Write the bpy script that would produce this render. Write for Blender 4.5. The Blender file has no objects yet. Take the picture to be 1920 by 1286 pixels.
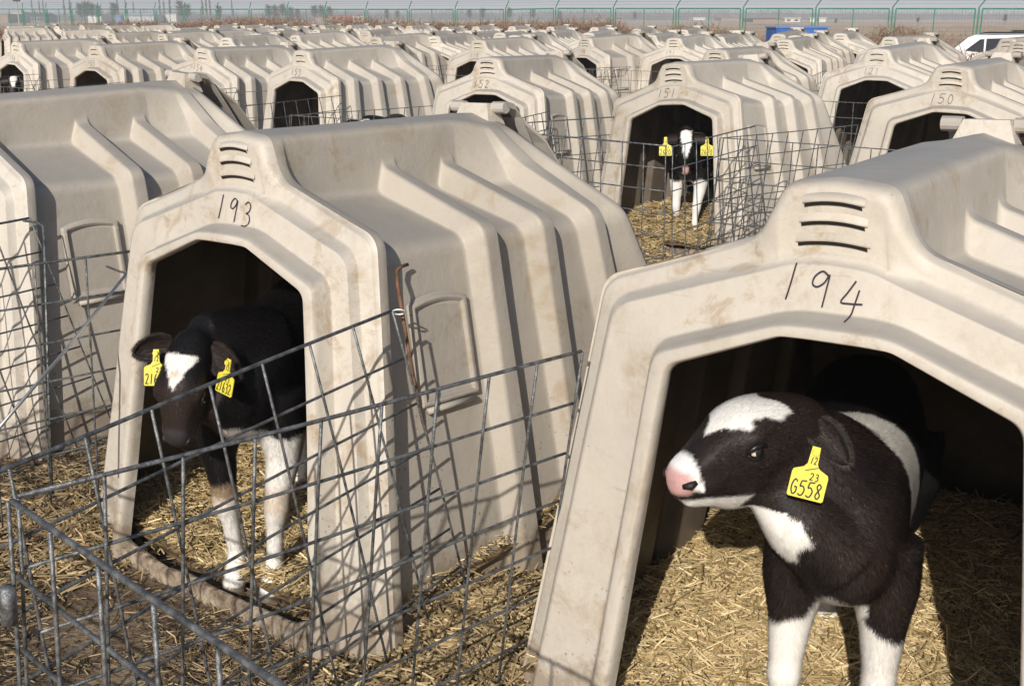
import bpy, bmesh, math, random
import numpy as np
from mathutils import Vector, Matrix, Euler, noise
from mathutils.bvhtree import BVHTree

R = math.radians
scene = bpy.context.scene
COL = scene.collection
random.seed(7)
rng = np.random.default_rng(7)

# ------------------------------------------------------------------ camera, light, exposure
F_PX, PITCH, ROLL, CAM_H = 2094.5, 0.2838, 0.0027, 1.6922     # focal length in photo pixels (1920 wide)
cam_data = bpy.data.cameras.new('camera')
cam = bpy.data.objects.new('camera', cam_data)
COL.objects.link(cam)
cam_data.sensor_width = 36.0
cam_data.lens = F_PX * 36.0 / 1920.0
cam_data.clip_start = 0.05
cam_data.clip_end = 6000
cam.matrix_world = Matrix.Translation((0, 0, CAM_H)) @ Matrix.Rotation(math.pi / 2 - PITCH, 4, 'X') @ Matrix.Rotation(-ROLL, 4, 'Z')
scene.camera = cam

SUN_EL = R(30)
SUN_RAY = Vector((0.255, 0.967, 0)).normalized() * math.cos(SUN_EL) + Vector((0, 0, -math.sin(SUN_EL)))
world = bpy.data.worlds.new('World')
scene.world = world
world.use_nodes = True
wn = world.node_tree.nodes
wl = world.node_tree.links
sky = wn.new('ShaderNodeTexSky')
sky.sky_type = 'NISHITA'
sky.sun_disc = False
sky.sun_elevation = SUN_EL
sky.sun_rotation = math.atan2(-SUN_RAY.x, -SUN_RAY.y)
sky.altitude = 100
sky.air_density = 1.0
sky.dust_density = 1.5
sky.ozone_density = 2.0
wl.new(sky.outputs[0], wn['Background'].inputs[0])
wn['Background'].inputs[1].default_value = 0.075
sun_data = bpy.data.lights.new('sun', 'SUN')
sun_data.energy = 4.0
sun_data.angle = R(0.5)
sun_data.color = (1.0, 0.94, 0.85)
sun = bpy.data.objects.new('sun', sun_data)
sun.rotation_euler = SUN_RAY.to_track_quat('-Z', 'Y').to_euler()
sun.location = (-5, -20, 15)
COL.objects.link(sun)
scene.view_settings.view_transform = 'Standard'
scene.view_settings.look = 'None'
scene.view_settings.gamma = 1.0
scene.view_settings.exposure = 0.06
scene.view_settings.use_curve_mapping = False
scene.cycles.use_denoising = True
scene.cycles.max_bounces = 6
scene.cycles.volume_bounces = 0
scene.cycles.sample_clamp_indirect = 2.0
scene.cycles.sample_clamp_direct = 6.0

# ------------------------------------------------------------------ helpers
def px_ray(px, py):
    u, v = px - 960, 643 - py
    cr, sr = math.cos(ROLL), math.sin(ROLL)
    a, b = u * cr + v * sr, -u * sr + v * cr
    c, s = math.cos(PITCH), math.sin(PITCH)
    return Vector((a, F_PX * c + b * s, -F_PX * s + b * c))

def at_z(px, py, z):
    d = px_ray(px, py)
    t = (z - CAM_H) / d.z
    return Vector((d.x * t, d.y * t, z))

def at_y(px, py, y):
    d = px_ray(px, py)
    t = y / d.y
    return Vector((d.x * t, y, CAM_H + d.z * t))

def link(o, parent=None):
    COL.objects.link(o)
    if parent is not None:
        o.parent = parent
    return o

def tag(o, label=None, cat=None, group=None, kind=None):
    if label: o['label'] = label
    if cat: o['category'] = cat
    if group: o['group'] = group
    if kind: o['kind'] = kind
    return o

def empty(name, loc=(0, 0, 0), rot=(0, 0, 0)):
    o = bpy.data.objects.new(name, None)
    o.empty_display_size = 0.2
    o.location = loc
    o.rotation_euler = rot
    return link(o)

def mesh_from(name, verts, faces, mat=None, smooth=False):
    me = bpy.data.meshes.new(name)
    me.from_pydata([tuple(v) for v in verts], [], [tuple(f) for f in faces])
    if mat: me.materials.append(mat)
    if smooth:
        me.polygons.foreach_set('use_smooth', [True] * len(me.polygons))
    me.update()
    return me

def mesh_np(name, verts, faces, mat=None, smooth=False, cols=None):
    """fast mesh from numpy arrays; faces (n,k) all the same size"""
    verts = np.asarray(verts, dtype=np.float32); faces = np.asarray(faces, dtype=np.int32)
    me = bpy.data.meshes.new(name)
    n, k = faces.shape
    me.vertices.add(len(verts)); me.vertices.foreach_set('co', verts.ravel())
    me.loops.add(n * k); me.loops.foreach_set('vertex_index', faces.ravel())
    me.polygons.add(n)
    me.polygons.foreach_set('loop_start', np.arange(0, n * k, k, dtype=np.int32))
    me.polygons.foreach_set('use_smooth', np.full(n, smooth))
    if mat: me.materials.append(mat)
    if cols is not None:
        at = me.color_attributes.new('col', 'FLOAT_COLOR', 'POINT')
        c4 = np.ones((len(verts), 4), dtype=np.float32); c4[:, :3] = cols
        at.data.foreach_set('color', c4.ravel())
    me.update(calc_edges=True)
    me.validate()
    return me

def add_obj(name, me, parent=None):
    return link(bpy.data.objects.new(name, me), parent)

def weighted(me):
    """bake area-weighted normals so that broad faces stay flat and only the bends are rounded"""
    o = bpy.data.objects.new('tmp', me); COL.objects.link(o)
    w = o.modifiers.new('w', 'WEIGHTED_NORMAL'); w.mode = 'FACE_AREA'; w.weight = 50; w.keep_sharp = False
    dg = bpy.context.evaluated_depsgraph_get(); dg.update()
    m2 = bpy.data.meshes.new_from_object(o.evaluated_get(dg)); m2.name = me.name
    nm = me.name
    bpy.data.objects.remove(o); bpy.data.meshes.remove(me); m2.name = nm
    return m2

class MB:
    """collects simple shapes into one mesh"""
    def __init__(s): s.v = []; s.f = []
    def add(s, vs, fs):
        b = len(s.v); s.v += [tuple(v) for v in vs]; s.f += [tuple(i + b for i in f) for f in fs]
    def box(s, c, size, rot=None):
        hx, hy, hz = size[0] / 2, size[1] / 2, size[2] / 2
        vs = [Vector((x, y, z)) for x in (-hx, hx) for y in (-hy, hy) for z in (-hz, hz)]
        if rot is not None: vs = [rot @ v for v in vs]
        s.add([v + Vector(c) for v in vs], [(0, 1, 3, 2), (4, 6, 7, 5), (0, 4, 5, 1), (2, 3, 7, 6), (0, 2, 6, 4), (1, 5, 7, 3)])
    def tube(s, pts, r, n=6, cap=True):
        pts = [Vector(p) for p in pts]
        rs = r if isinstance(r, (list, tuple)) else [r] * len(pts)
        rings = []
        prev = None
        for i, p in enumerate(pts):
            t = (pts[min(i + 1, len(pts) - 1)] - pts[max(i - 1, 0)]).normalized()
            if prev is None:
                a = t.orthogonal().normalized()
            else:
                a = (prev - t * prev.dot(t))
                a = a.normalized() if a.length > 1e-6 else t.orthogonal().normalized()
            prev = a
            b = t.cross(a)
            rings.append([p + (a * math.cos(2 * math.pi * k / n) + b * math.sin(2 * math.pi * k / n)) * rs[i] for k in range(n)])
        vs = [v for rg in rings for v in rg]
        fs = []
        for i in range(len(pts) - 1):
            for k in range(n):
                fs.append((i * n + k, i * n + (k + 1) % n, (i + 1) * n + (k + 1) % n, (i + 1) * n + k))
        if cap:
            fs.append(tuple(range(n - 1, -1, -1))); fs.append(tuple((len(pts) - 1) * n + k for k in range(n)))
        s.add(vs, fs)
    def build(s, name, mat, parent=None, smooth=False):
        return add_obj(name, mesh_from(name, s.v, s.f, mat, smooth), parent)
    def mesh(s, name, mat, smooth=False):
        return mesh_from(name, s.v, s.f, mat, smooth)

def copy_tree(o, parent=None):
    c = o.copy(); COL.objects.link(c); c.parent = parent
    for ch in list(o.children):
        copy_tree(ch, c)
    return c

# ------------------------------------------------------------------ materials
def nmat(name):
    m = bpy.data.materials.new(name); m.use_nodes = True
    nt = m.node_tree
    return m, nt, nt.nodes, nt.links, nt.nodes['Principled BSDF']

def simple_mat(name, col, rough=0.6, metal=0.0, spec=0.5):
    m, nt, n, l, b = nmat(name)
    b.inputs['Base Color'].default_value = (*col, 1)
    b.inputs['Roughness'].default_value = rough
    b.inputs['Metallic'].default_value = metal
    b.inputs['Specular IOR Level'].default_value = spec
    return m

def vary_mat(name, c1, c2, scale=8, rough=0.8, bump=0.0, bscale=40, detail=5):
    m, nt, n, l, b = nmat(name)
    tc = n.new('ShaderNodeTexCoord')
    no = n.new('ShaderNodeTexNoise'); no.inputs['Scale'].default_value = scale; no.inputs['Detail'].default_value = detail
    l.new(tc.outputs['Object'], no.inputs['Vector'])
    rp = n.new('ShaderNodeValToRGB')
    rp.color_ramp.elements[0].position = .35; rp.color_ramp.elements[0].color = (*c1, 1)
    rp.color_ramp.elements[1].position = .65; rp.color_ramp.elements[1].color = (*c2, 1)
    l.new(no.outputs['Fac'], rp.inputs[0]); l.new(rp.outputs[0], b.inputs['Base Color'])
    b.inputs['Roughness'].default_value = rough
    if bump:
        n2 = n.new('ShaderNodeTexNoise'); n2.inputs['Scale'].default_value = bscale; n2.inputs['Detail'].default_value = 6
        l.new(tc.outputs['Object'], n2.inputs['Vector'])
        bp = n.new('ShaderNodeBump'); bp.inputs['Strength'].default_value = bump; bp.inputs['Distance'].default_value = .02
        l.new(n2.outputs['Fac'], bp.inputs['Height']); l.new(bp.outputs[0], b.inputs['Normal'])
    return m

def plastic_mat(name, base, stain_amt):
    """beige rotomoulded plastic: brown stains in patches and streaks, dust settled on what faces up, mud low down"""
    m, nt, n, l, b = nmat(name)
    tc = n.new('ShaderNodeTexCoord'); oi = n.new('ShaderNodeObjectInfo'); geo = n.new('ShaderNodeNewGeometry')
    def math_(op, a, bb=None, clamp=False):
        q = n.new('ShaderNodeMath'); q.operation = op; q.use_clamp = clamp
        for i, v in enumerate((a, bb)):
            if v is None: continue
            if isinstance(v, (int, float)): q.inputs[i].default_value = v
            else: l.new(v, q.inputs[i])
        return q.outputs[0]
    def ramp(v, p0, p1, a=0.0, c=1.0):
        q = n.new('ShaderNodeMapRange'); q.inputs[1].default_value = p0; q.inputs[2].default_value = p1
        q.inputs[3].default_value = a; q.inputs[4].default_value = c; l.new(v, q.inputs[0]); return q.outputs[0]
    def mix(f, a, c):
        q = n.new('ShaderNodeMix'); q.data_type = 'RGBA'
        if isinstance(f, float): q.inputs[0].default_value = f
        else: l.new(f, q.inputs[0])
        for i, v in ((6, a), (7, c)):
            if isinstance(v, tuple): q.inputs[i].default_value = (*v, 1)
            else: l.new(v, q.inputs[i])
        return q.outputs[2]
    off = n.new('ShaderNodeVectorMath'); off.operation = 'SCALE'; off.inputs[3].default_value = 1.0
    comb = n.new('ShaderNodeCombineXYZ')
    for i in range(3):
        l.new(math_('MULTIPLY', oi.outputs['Random'], 7.0 + 5 * i), comb.inputs[i])
    vadd = n.new('ShaderNodeVectorMath'); vadd.operation = 'ADD'
    l.new(tc.outputs['Object'], vadd.inputs[0]); l.new(comb.outputs[0], vadd.inputs[1])
    def noi(scale, detail, vec=None, rough=.6, dist=0.0):
        q = n.new('ShaderNodeTexNoise'); q.inputs['Scale'].default_value = scale; q.inputs['Detail'].default_value = detail
        q.inputs['Roughness'].default_value = rough; q.inputs['Distortion'].default_value = dist
        l.new(vec or vadd.outputs[0], q.inputs['Vector']); return q.outputs['Fac']
    sep = n.new('ShaderNodeSeparateXYZ'); l.new(tc.outputs['Object'], sep.inputs[0])
    nsep = n.new('ShaderNodeSeparateXYZ'); l.new(geo.outputs['Normal'], nsep.inputs[0])
    big = noi(2.2, 3)
    c0 = mix(ramp(big, .35, .65), base, tuple(v * .90 for v in base))
    # brown blotchy stains
    blot = math_('MULTIPLY', ramp(noi(9, 10, rough=.72, dist=.5), .51, .63), ramp(noi(2.3, 2), .42, .56), True)
    c1 = mix(math_('MULTIPLY', blot, stain_amt), c0, (.40, .295, .185))
    # fine scuffs
    fine = ramp(noi(20, 10, rough=.8), .55, .68)
    c2 = mix(math_('MULTIPLY', fine, .30 * stain_amt + .05), c1, (.40, .33, .25))
    # vertical drip streaks on the walls
    mp = n.new('ShaderNodeMapping'); mp.inputs['Scale'].default_value = (14, 14, 1.2); l.new(vadd.outputs[0], mp.inputs[0])
    st = math_('MULTIPLY', ramp(noi(1.0, 4, mp.outputs[0], dist=.6), .60, .72), ramp(big, .45, .6), True)
    c3 = mix(math_('MULTIPLY', st, .42), c2, (.36, .28, .19))
    # splashes: small hard spots, thicker towards the ground
    vo = n.new('ShaderNodeTexVoronoi'); vo.inputs['Scale'].default_value = 42; vo.inputs['Randomness'].default_value = 1.0; l.new(vadd.outputs[0], vo.inputs['Vector'])
    thr = math_('ADD', ramp(sep.outputs[2], .0, .9, .16, .02), ramp(noi(5, 5), .45, .75, -.02, .16))
    spot = ramp(math_('SUBTRACT', thr, vo.outputs['Distance']), .0, .05)
    c3 = mix(math_('MULTIPLY', spot, .62), c3, (.25, .175, .11))
    gr = math_('MULTIPLY', ramp(noi(3.5, 9, rough=.75), .46, .60), ramp(noi(30, 6, rough=.8), .40, .62), True)
    c3 = mix(math_('MULTIPLY', gr, .30 * stain_amt), c3, (.33, .25, .165))
    # scratches
    mp2 = n.new('ShaderNodeMapping'); mp2.inputs['Scale'].default_value = (3, 30, 60); mp2.inputs['Rotation'].default_value = (.5, .3, .6); l.new(vadd.outputs[0], mp2.inputs[0])
    scr = math_('MULTIPLY', ramp(noi(1.3, 3, mp2.outputs[0]), .66, .70), ramp(noi(2.6, 3), .5, .62), True)
    c3 = mix(math_('MULTIPLY', scr, .35), c3, (.36, .31, .25))
    # dust on upward faces
    dn = ramp(nsep.outputs[2], .50, .95)
    dust = math_('MULTIPLY', dn, ramp(noi(3.0, 5), .25, .6, .65, 1.0), True)
    c4 = mix(math_('MULTIPLY', dust, .80), c3, (.33, .31, .285))
    # splashed mud low down
    mudl = math_('SUBTRACT', ramp(sep.outputs[2], .02, .42, 1.0, 0.0), ramp(noi(7, 8, rough=.7), .30, .75, 0.0, .85), True)
    mud2 = ramp(mudl, .10, .34)
    c5 = mix(math_('MULTIPLY', mud2, .62), c4, (.25, .185, .125))
    c5 = mix(geo.outputs['Backfacing'], c5, mix(ramp(noi(3, 6), .35, .65), (.11, .085, .06), (.20, .16, .12)))  # inside faces coloured darker, standing in for the shade of the interior
    # per-thing tone
    hsv = n.new('ShaderNodeHueSaturation'); l.new(c5, hsv.inputs['Color'])
    l.new(ramp(oi.outputs['Random'], 0, 1, .88, 1.05), hsv.inputs['Value'])
    l.new(ramp(oi.outputs['Random'], 0, 1, 1.08, .86), hsv.inputs['Saturation'])
    l.new(hsv.outputs[0], b.inputs['Base Color'])
    l.new(ramp(noi(9, 5), .3, .7, .42, .62), b.inputs['Roughness'])
    b.inputs['Specular IOR Level'].default_value = .4
    bp = n.new('ShaderNodeBump'); bp.inputs['Strength'].default_value = .22; bp.inputs['Distance'].default_value = .006
    l.new(noi(55, 4), bp.inputs['Height'])
    bp2 = n.new('ShaderNodeBump'); bp2.inputs['Strength'].default_value = .25; bp2.inputs['Distance'].default_value = .02
    l.new(noi(6, 2), bp2.inputs['Height']); l.new(bp.outputs[0], bp2.inputs['Normal'])
    l.new(bp2.outputs[0], b.inputs['Normal'])
    return m

M = {}
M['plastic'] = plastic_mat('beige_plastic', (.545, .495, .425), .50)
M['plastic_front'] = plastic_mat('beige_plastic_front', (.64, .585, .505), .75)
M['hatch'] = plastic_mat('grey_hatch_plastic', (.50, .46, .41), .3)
M['slot'] = simple_mat('slot_shade', (.012, .010, .008), .9)  # near-black strips paint the shade of hollow slots; nothing is cut open
M['ink'] = simple_mat('marker_ink', (.03, .02, .035), .6)
M['faded_ink'] = simple_mat('faded_marker', (.085, .065, .062), .6)
M['wire'] = vary_mat('galvanised_wire', (.085, .09, .095), (.25, .26, .265), 40, .5, .3, 90)
M['wire'].node_tree.nodes['Principled BSDF'].inputs['Metallic'].default_value = .55
M['rust'] = vary_mat('rusty_rod', (.12, .06, .035), (.25, .13, .08), 25, .8, .3, 90)
M['green'] = vary_mat('green_paint', (.03, .19, .115), (.06, .27, .17), 5, .5)
M['sill'] = vary_mat('muddy_sill', (.12, .085, .055), (.40, .32, .235), 30, .8, .6, 60, 12)

# ------------------------------------------------------------------ calf hutch
LEAN, OY = .098, .093
H_FRONT, H_REAR = 1.385, 1.432
KY = [(.10, -.098), (.25, -.098), (.70, .05), (1.0, .08), (1.29, .22), (1.42, .55), (3, .55)]
def lerp_table(T, x):
    for (a, va), (b, vb) in zip(T, T[1:]):
        if x <= b:
            t = max(0, (x - a) / (b - a)); return va + (vb - va) * t
    return T[-1][1]

def fillet_half(ct, rad, cnt):
    """ct: 5 (x,z) control points from base to centre; returns half outline with fixed counts"""
    P = [Vector((c[0], c[1])) for c in ct]
    pts = []
    n_seg, n_fil = cnt
    ends = []
    for i in (1, 2, 3):
        a, p, b = P[i - 1], P[i], P[i + 1]
        ra = min(rad[i - 1], (a - p).length * .45); rb = min(rad[i - 1], (b - p).length * .45)
        ends.append((p + (a - p).normalized() * ra if ra > 0 else p, p, p + (b - p).normalized() * rb if rb > 0 else p))
    cur = P[0]
    for i in range(3):
        s, p, e = ends[i]
        for k in range(n_seg[i]):
            pts.append(cur.lerp(s, k / n_seg[i]))
        for k in range(n_fil[i]):
            t = k / n_fil[i]
            pts.append(s * (1 - t) ** 2 + p * 2 * t * (1 - t) + e * t * t)
        cur = e
    for k in range(n_seg[3] + 1):
        pts.append(cur.lerp(P[4], k / n_seg[3]))
    return pts

def arch(ct, rad, lod, cx=0.0):
    cnt = ((12, 8, 5, 3), (8, 5, 5)) if lod == 0 else ((4, 3, 2, 1), (3, 2, 2))
    h = fillet_half(ct, rad, cnt)
    right = [(p.x + cx, p.y) for p in h]
    left = [(-p.x + cx, p.y) for p in h[:-1]]
    return left + right[::-1]          # left base ... centre ... right base

HZ = lambda y: H_FRONT + (H_REAR - H_FRONT) * min(1, max(0, (y - .2) / .96))
ZB = -.10
def full_ct(y):
    h = HZ(y); g = min(1, max(0, (y - 1.03) / .30)) ** .9
    fl = max(0, min(1, (.30 - y) / .07)); hb = (.130 + .190 * g + .034 * fl, 1.278 - .002 * g - .022 * fl); ht = (.112 + .02 * g, h - .008 - .035 * g)
    return [(.745, ZB), (.555, 1.130), hb, ht, (0, h + .004)]
def bay_ct(y, dep=1.0):
    a = full_ct(y); g = min(1, max(0, (y - 1.03) / .30)) ** .9
    d = .078 * dep; dw = .056 * dep
    return [(.745 - dw * .8, ZB), (.555 - dw, 1.130 - d * .50), (a[2][0] + .012 * dep * (1 - g) - .012 * dep * g, a[2][1] - .088 * dep * (1 - .35 * g)), a[3], a[4]]

def blend_ct(A, B, t):
    return [(a[0] * (1 - t) + b[0] * t, a[1] * (1 - t) + b[1] * t) for a, b in zip(A, B)]

def hutch_stations(ribs):
    """list of (y0, recess 0..1)"""
    st = [(.208, 0), (.222, 0), (.240, .02), (.246, .10), (.253, .92), (.258, 1.0), (.275, 1.02), (.34, 1.0)]
    for a, b in ribs:
        st += [(a - .046, 1), (a - .036, .96), (a - .032, .89), (a - .006, .14), (a - .002, .05), (a + .006, 0), (b - .008, 0), (b - .002, .05), (b + .002, .14), (b + .008, .84), (b + .012, .95), (b + .022, 1)]
    dens = []
    for (y0, r0), (y1, r1) in zip(st, st[1:]):
        dens.append((y0, r0))
        if y1 - y0 > .09:
            k = max(2, int((y1 - y0) / .06))
            for j in range(1, k): dens.append((y0 + (y1 - y0) * j / k, r0 + (r1 - r0) * j / k))
    dens.append(st[-1])
    return dens

def hutch_shell(ribs, lod, seed=0, LB=1.0):
    st = hutch_stations(ribs)
    last = ribs[-1][1]
    st += [(max(last + .06, 1.36), .55), (1.385, .25), (1.41, .12), (1.43, .25)]
    rings = []
    for y0, rc in st:
        ct = blend_ct(full_ct(y0), bay_ct(y0), rc)
        stretch = max(0, y0 - .25) * (LB - 1)
        rad = [.045, .028, .028] if y0 > .25 else [.045, .05, .028]
        a = arch(ct, rad, lod)
        k = lerp_table(KY, y0)
        ring = []
        for x, z in a:
            kk = k if z < 1.13 else (k if y0 < .3 else k * (.55 if y0 < 1.1 else 1.0))
            y = y0 + (1.13 - z) * kk + stretch
            if y0 < .3 and z > 1.2: y -= .012 * (z - 1.2) / .18
            ring.append(Vector((x, y, z)))
        rings.append(ring)
    # gentle unevenness of moulded plastic
    for ring in rings:
        for v in ring:
            d = noise.noise(Vector((v.x * 2.1 + seed, v.y * 2.1, v.z * 2.1))) * .0045
            v.x += d * (1 if v.x > 0 else -1); v.z += d * .6
    n = len(rings[0])
    vs = [v for r_ in rings for v in r_]; fs = []
    for i in range(len(rings) - 1):
        for j in range(n - 1):
            fs.append((i * n + j, i * n + j + 1, (i + 1) * n + j + 1, (i + 1) * n + j))
    # rear wall
    base = len(rings) - 1
    prev = [base * n + j for j in range(n)]
    for f in (.93, .6, .0):
        cur = []
        for j in range(n):
            p = rings[-1][j]; z = -.1 + (p.z + .1) * f
            q = Vector((p.x * f, 1.425 + 1.175 * (LB - 1) + (1.13 - z) * .52 + (.02 if f > .9 else .0), z))
            cur.append(len(vs)); vs.append(q)
        for j in range(n - 1): fs.append((prev[j], prev[j + 1], cur[j + 1], cur[j]))
        prev = cur
    return vs, fs, rings[0]

DCX = .0576
def hutch_front(first_ring, lod):
    def loop(ct, rad, d, cx=0.0, zc=None):
        out = []
        for x, z in arch(ct, rad, lod, cx):
            out.append(Vector((x, LEAN * z + d + (.052 - .093 if False else 0), z)))
        return out
    loops = [first_ring]
    def hump_d(ring, dd):      # vent block leans back a little behind the arch
        for v in ring:
            if v.z > 1.2: v.y -= dd * min(1, (v.z - 1.2) / .1)
        return ring
    loops.append(hump_d(loop([(.742, ZB), (.552, 1.127), (.165, 1.256), (.110, 1.376), (0, 1.386)], [.05, .05, .028], .104), .035))
    loops.append(hump_d(loop([(.734, ZB), (.545, 1.120), (.164, 1.248), (.105, 1.369), (0, 1.379)], [.045, .05, .025], .090), .032))
    loops.append(hump_d(loop([(.728, ZB), (.540, 1.115), (.163, 1.243), (.100, 1.362), (0, 1.371)], [.045, .05, .022], .086), .031))
    loops.append(hump_d(loop([(.700, ZB), (.515, 1.092), (.160, 1.222), (.092, 1.345), (0, 1.352)], [.045, .045, .02], .074), .029))
    loops.append(loop([(.694, ZB), (.510, 1.086), (.150, 1.206), (.084, 1.234), (0, 1.238)], [.05, .03, .03], .070))
    loops.append(loop([(.683, ZB), (.500, 1.077), (.146, 1.192), (.080, 1.216), (0, 1.220)], [.05, .03, .03], .042, .005))
    loops.append(loop([(.676, ZB), (.494, 1.072), (.143, 1.187), (.079, 1.209), (0, 1.213)], [.05, .03, .03], .038, .01))
    loops.append(loop([(.600, ZB), (.452, 1.040), (.122, 1.152), (.075, 1.166), (0, 1.168)], [.05, .04, .04], .034, .03))
    loops.append(loop([(.540, .0), (.420, 1.018), (.122, 1.122), (.070, 1.130), (0, 1.130)], [.045, .03, .03], .030, .045))
    loops.append(loop([(.530, .0), (.413, 1.012), (.121, 1.115), (.067, 1.122), (0, 1.122)], [.04, .025, .025], .024, .05))
    loops.append(loop([(.516, .0), (.404, 1.005), (.120, 1.106), (.063, 1.112), (0, 1.112)], [.035, .02, .02], -.018, .055))
    loops.append(loop([(.509, .0), (.399, 1.001), (.119, 1.102), (.062, 1.107), (0, 1.107)], [.035, .02, .02], -.030, DCX))
    loops.append(loop([(.500, .0), (.393, .997), (.118, 1.097), (.060, 1.102), (0, 1.102)], [.035, .02, .02], -.036, DCX))
    loops.append(loop([(.481, .0), (.370, .985), (.115, 1.082), (.057, 1.085), (0, 1.085)], [.03, .015, .015], -.038, DCX))
    loops.append(loop([(.474, .0), (.364, .981), (.1130, 1.0790), (.056, 1.081), (0, 1.081)], [.03, .012, .012], -.032, DCX))
    loops.append(loop([(.470, .0), (.361, .978), (.112, 1.0765), (.056, 1.078), (0, 1.078)], [.03, .012, .012], -.022, DCX))
    loops.append(loop([(.470, .0), (.360, .977), (.112, 1.0755), (.056, 1.077), (0, 1.077)], [.03, .012, .012], -.010, DCX))
    loops.append(loop([(.466, .0), (.366, .985), (.114, 1.083), (.056, 1.085), (0, 1.085)], [.03, .012, .012], .008, DCX))
    for lp in loops[1:]:
        for v in lp: v.y += noise.noise(Vector((v.x * 3, v.z * 3, 4.2))) * .006
    n = len(loops[0])
    vs = [v for lp in loops for v in lp]; fs = []
    for i in range(len(loops) - 1):
        for j in range(n - 1):
            fs.append((i * n + j, (i + 1) * n + j, (i + 1) * n + j + 1, i * n + j + 1))
    return vs, fs

def bvh_of(vs, fs):
    return BVHTree.FromPolygons([Vector(v) for v in vs], fs)

# single-stroke handwriting, unit box 0..1 wide, 0..1 tall
GLYPH = {
 '1': [[(.62, 1), (.5, .5), (.36, 0)]],
 '9': [[(.78, .86), (.5, .98), (.2, .82), (.14, .62), (.34, .55), (.62, .68), (.8, .9), (.74, .5), (.66, .02)]],
 '3': [[(.2, .88), (.5, 1), (.78, .85), (.68, .62), (.42, .53), (.7, .48), (.84, .25), (.6, .02), (.18, .02)]],
 '4': [[(.62, .95), (.34, .62), (.12, .36), (.5, .34), (1.0, .36)], [(.8, .72), (.68, .3), (.58, -.1)]],
 '5': [[(.26, .98), (.16, .60), (.5, .64), (.84, .42), (.66, .08), (.34, 0), (.02, .10)], [(.26, .98), (1.0, 1.02)]],
 '2': [[(.12, .8), (.34, .98), (.7, .96), (.8, .72), (.5, .36), (.12, .04), (.4, .06), (.9, .02)]],
 '0': [[(.5, 1), (.2, .75), (.16, .3), (.45, 0), (.78, .25), (.82, .7), (.5, 1)]],
 '6': [[(.7, 1), (.35, .7), (.18, .3), (.4, 0), (.75, .1), (.8, .38), (.5, .5), (.22, .32)]],
 '8': [[(.75, .88), (.45, 1), (.22, .8), (.45, .55), (.8, .25), (.5, 0), (.2, .2), (.48, .54), (.78, .8), (.72, .9)]],
 '7': [[(.1, .95), (.85, .97), (.5, .4), (.4, 0)]],
 'G': [[(.85, .85), (.5, 1), (.18, .7), (.15, .3), (.45, 0), (.82, .15), (.84, .48), (.5, .46)]],
 '/': [[(1.0, .9), (0, .1)]],
}
def smooth_poly(p, k=5):
    """Catmull-Rom through the points"""
    P = [Vector(q) for q in p]
    if len(P) < 3: return P
    out = []
    for i in range(len(P) - 1):
        a = P[max(i - 1, 0)]; b = P[i]; c = P[i + 1]; d = P[min(i + 2, len(P) - 1)]
        for j in range(k):
            t = j / k
            out.append(.5 * ((2 * b) + (c - a) * t + (2 * a - 5 * b + 4 * c - d) * t * t + (3 * b - a - 3 * c + d) * t ** 3))
    out.append(P[-1]); return out

def write_strokes(text, x0, z0, h, w, adv, to3d, thick, jitter=None):
    """ribbons of ink; to3d(x,z) -> (point, normal)"""
    vs, fs = [], []
    for i, ch in enumerate(text):
        dz, sc = (jitter[i] if jitter else (0, 1))
        for stroke in GLYPH[ch]:
            q = smooth_poly(stroke)
            pts = [(x0 + i * adv + p.x * w * sc, z0 + dz + p.y * h * sc) for p in q]
            b = len(vs)
            for k, (x, z) in enumerate(pts):
                xa, za = pts[max(0, k - 1)]; xb, zb = pts[min(len(pts) - 1, k + 1)]
                dx, dz2 = xb - xa, zb - za; L_ = math.hypot(dx, dz2) or 1
                nx, nz = -dz2 / L_ * thick / 2, dx / L_ * thick / 2
                vs.append(to3d(x + nx, z + nz)); vs.append(to3d(x - nx, z - nz))
            for k in range(len(pts) - 1):
                fs.append((b + 2 * k, b + 2 * k + 1, b + 2 * k + 3, b + 2 * k + 2))
    return vs, fs

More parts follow.
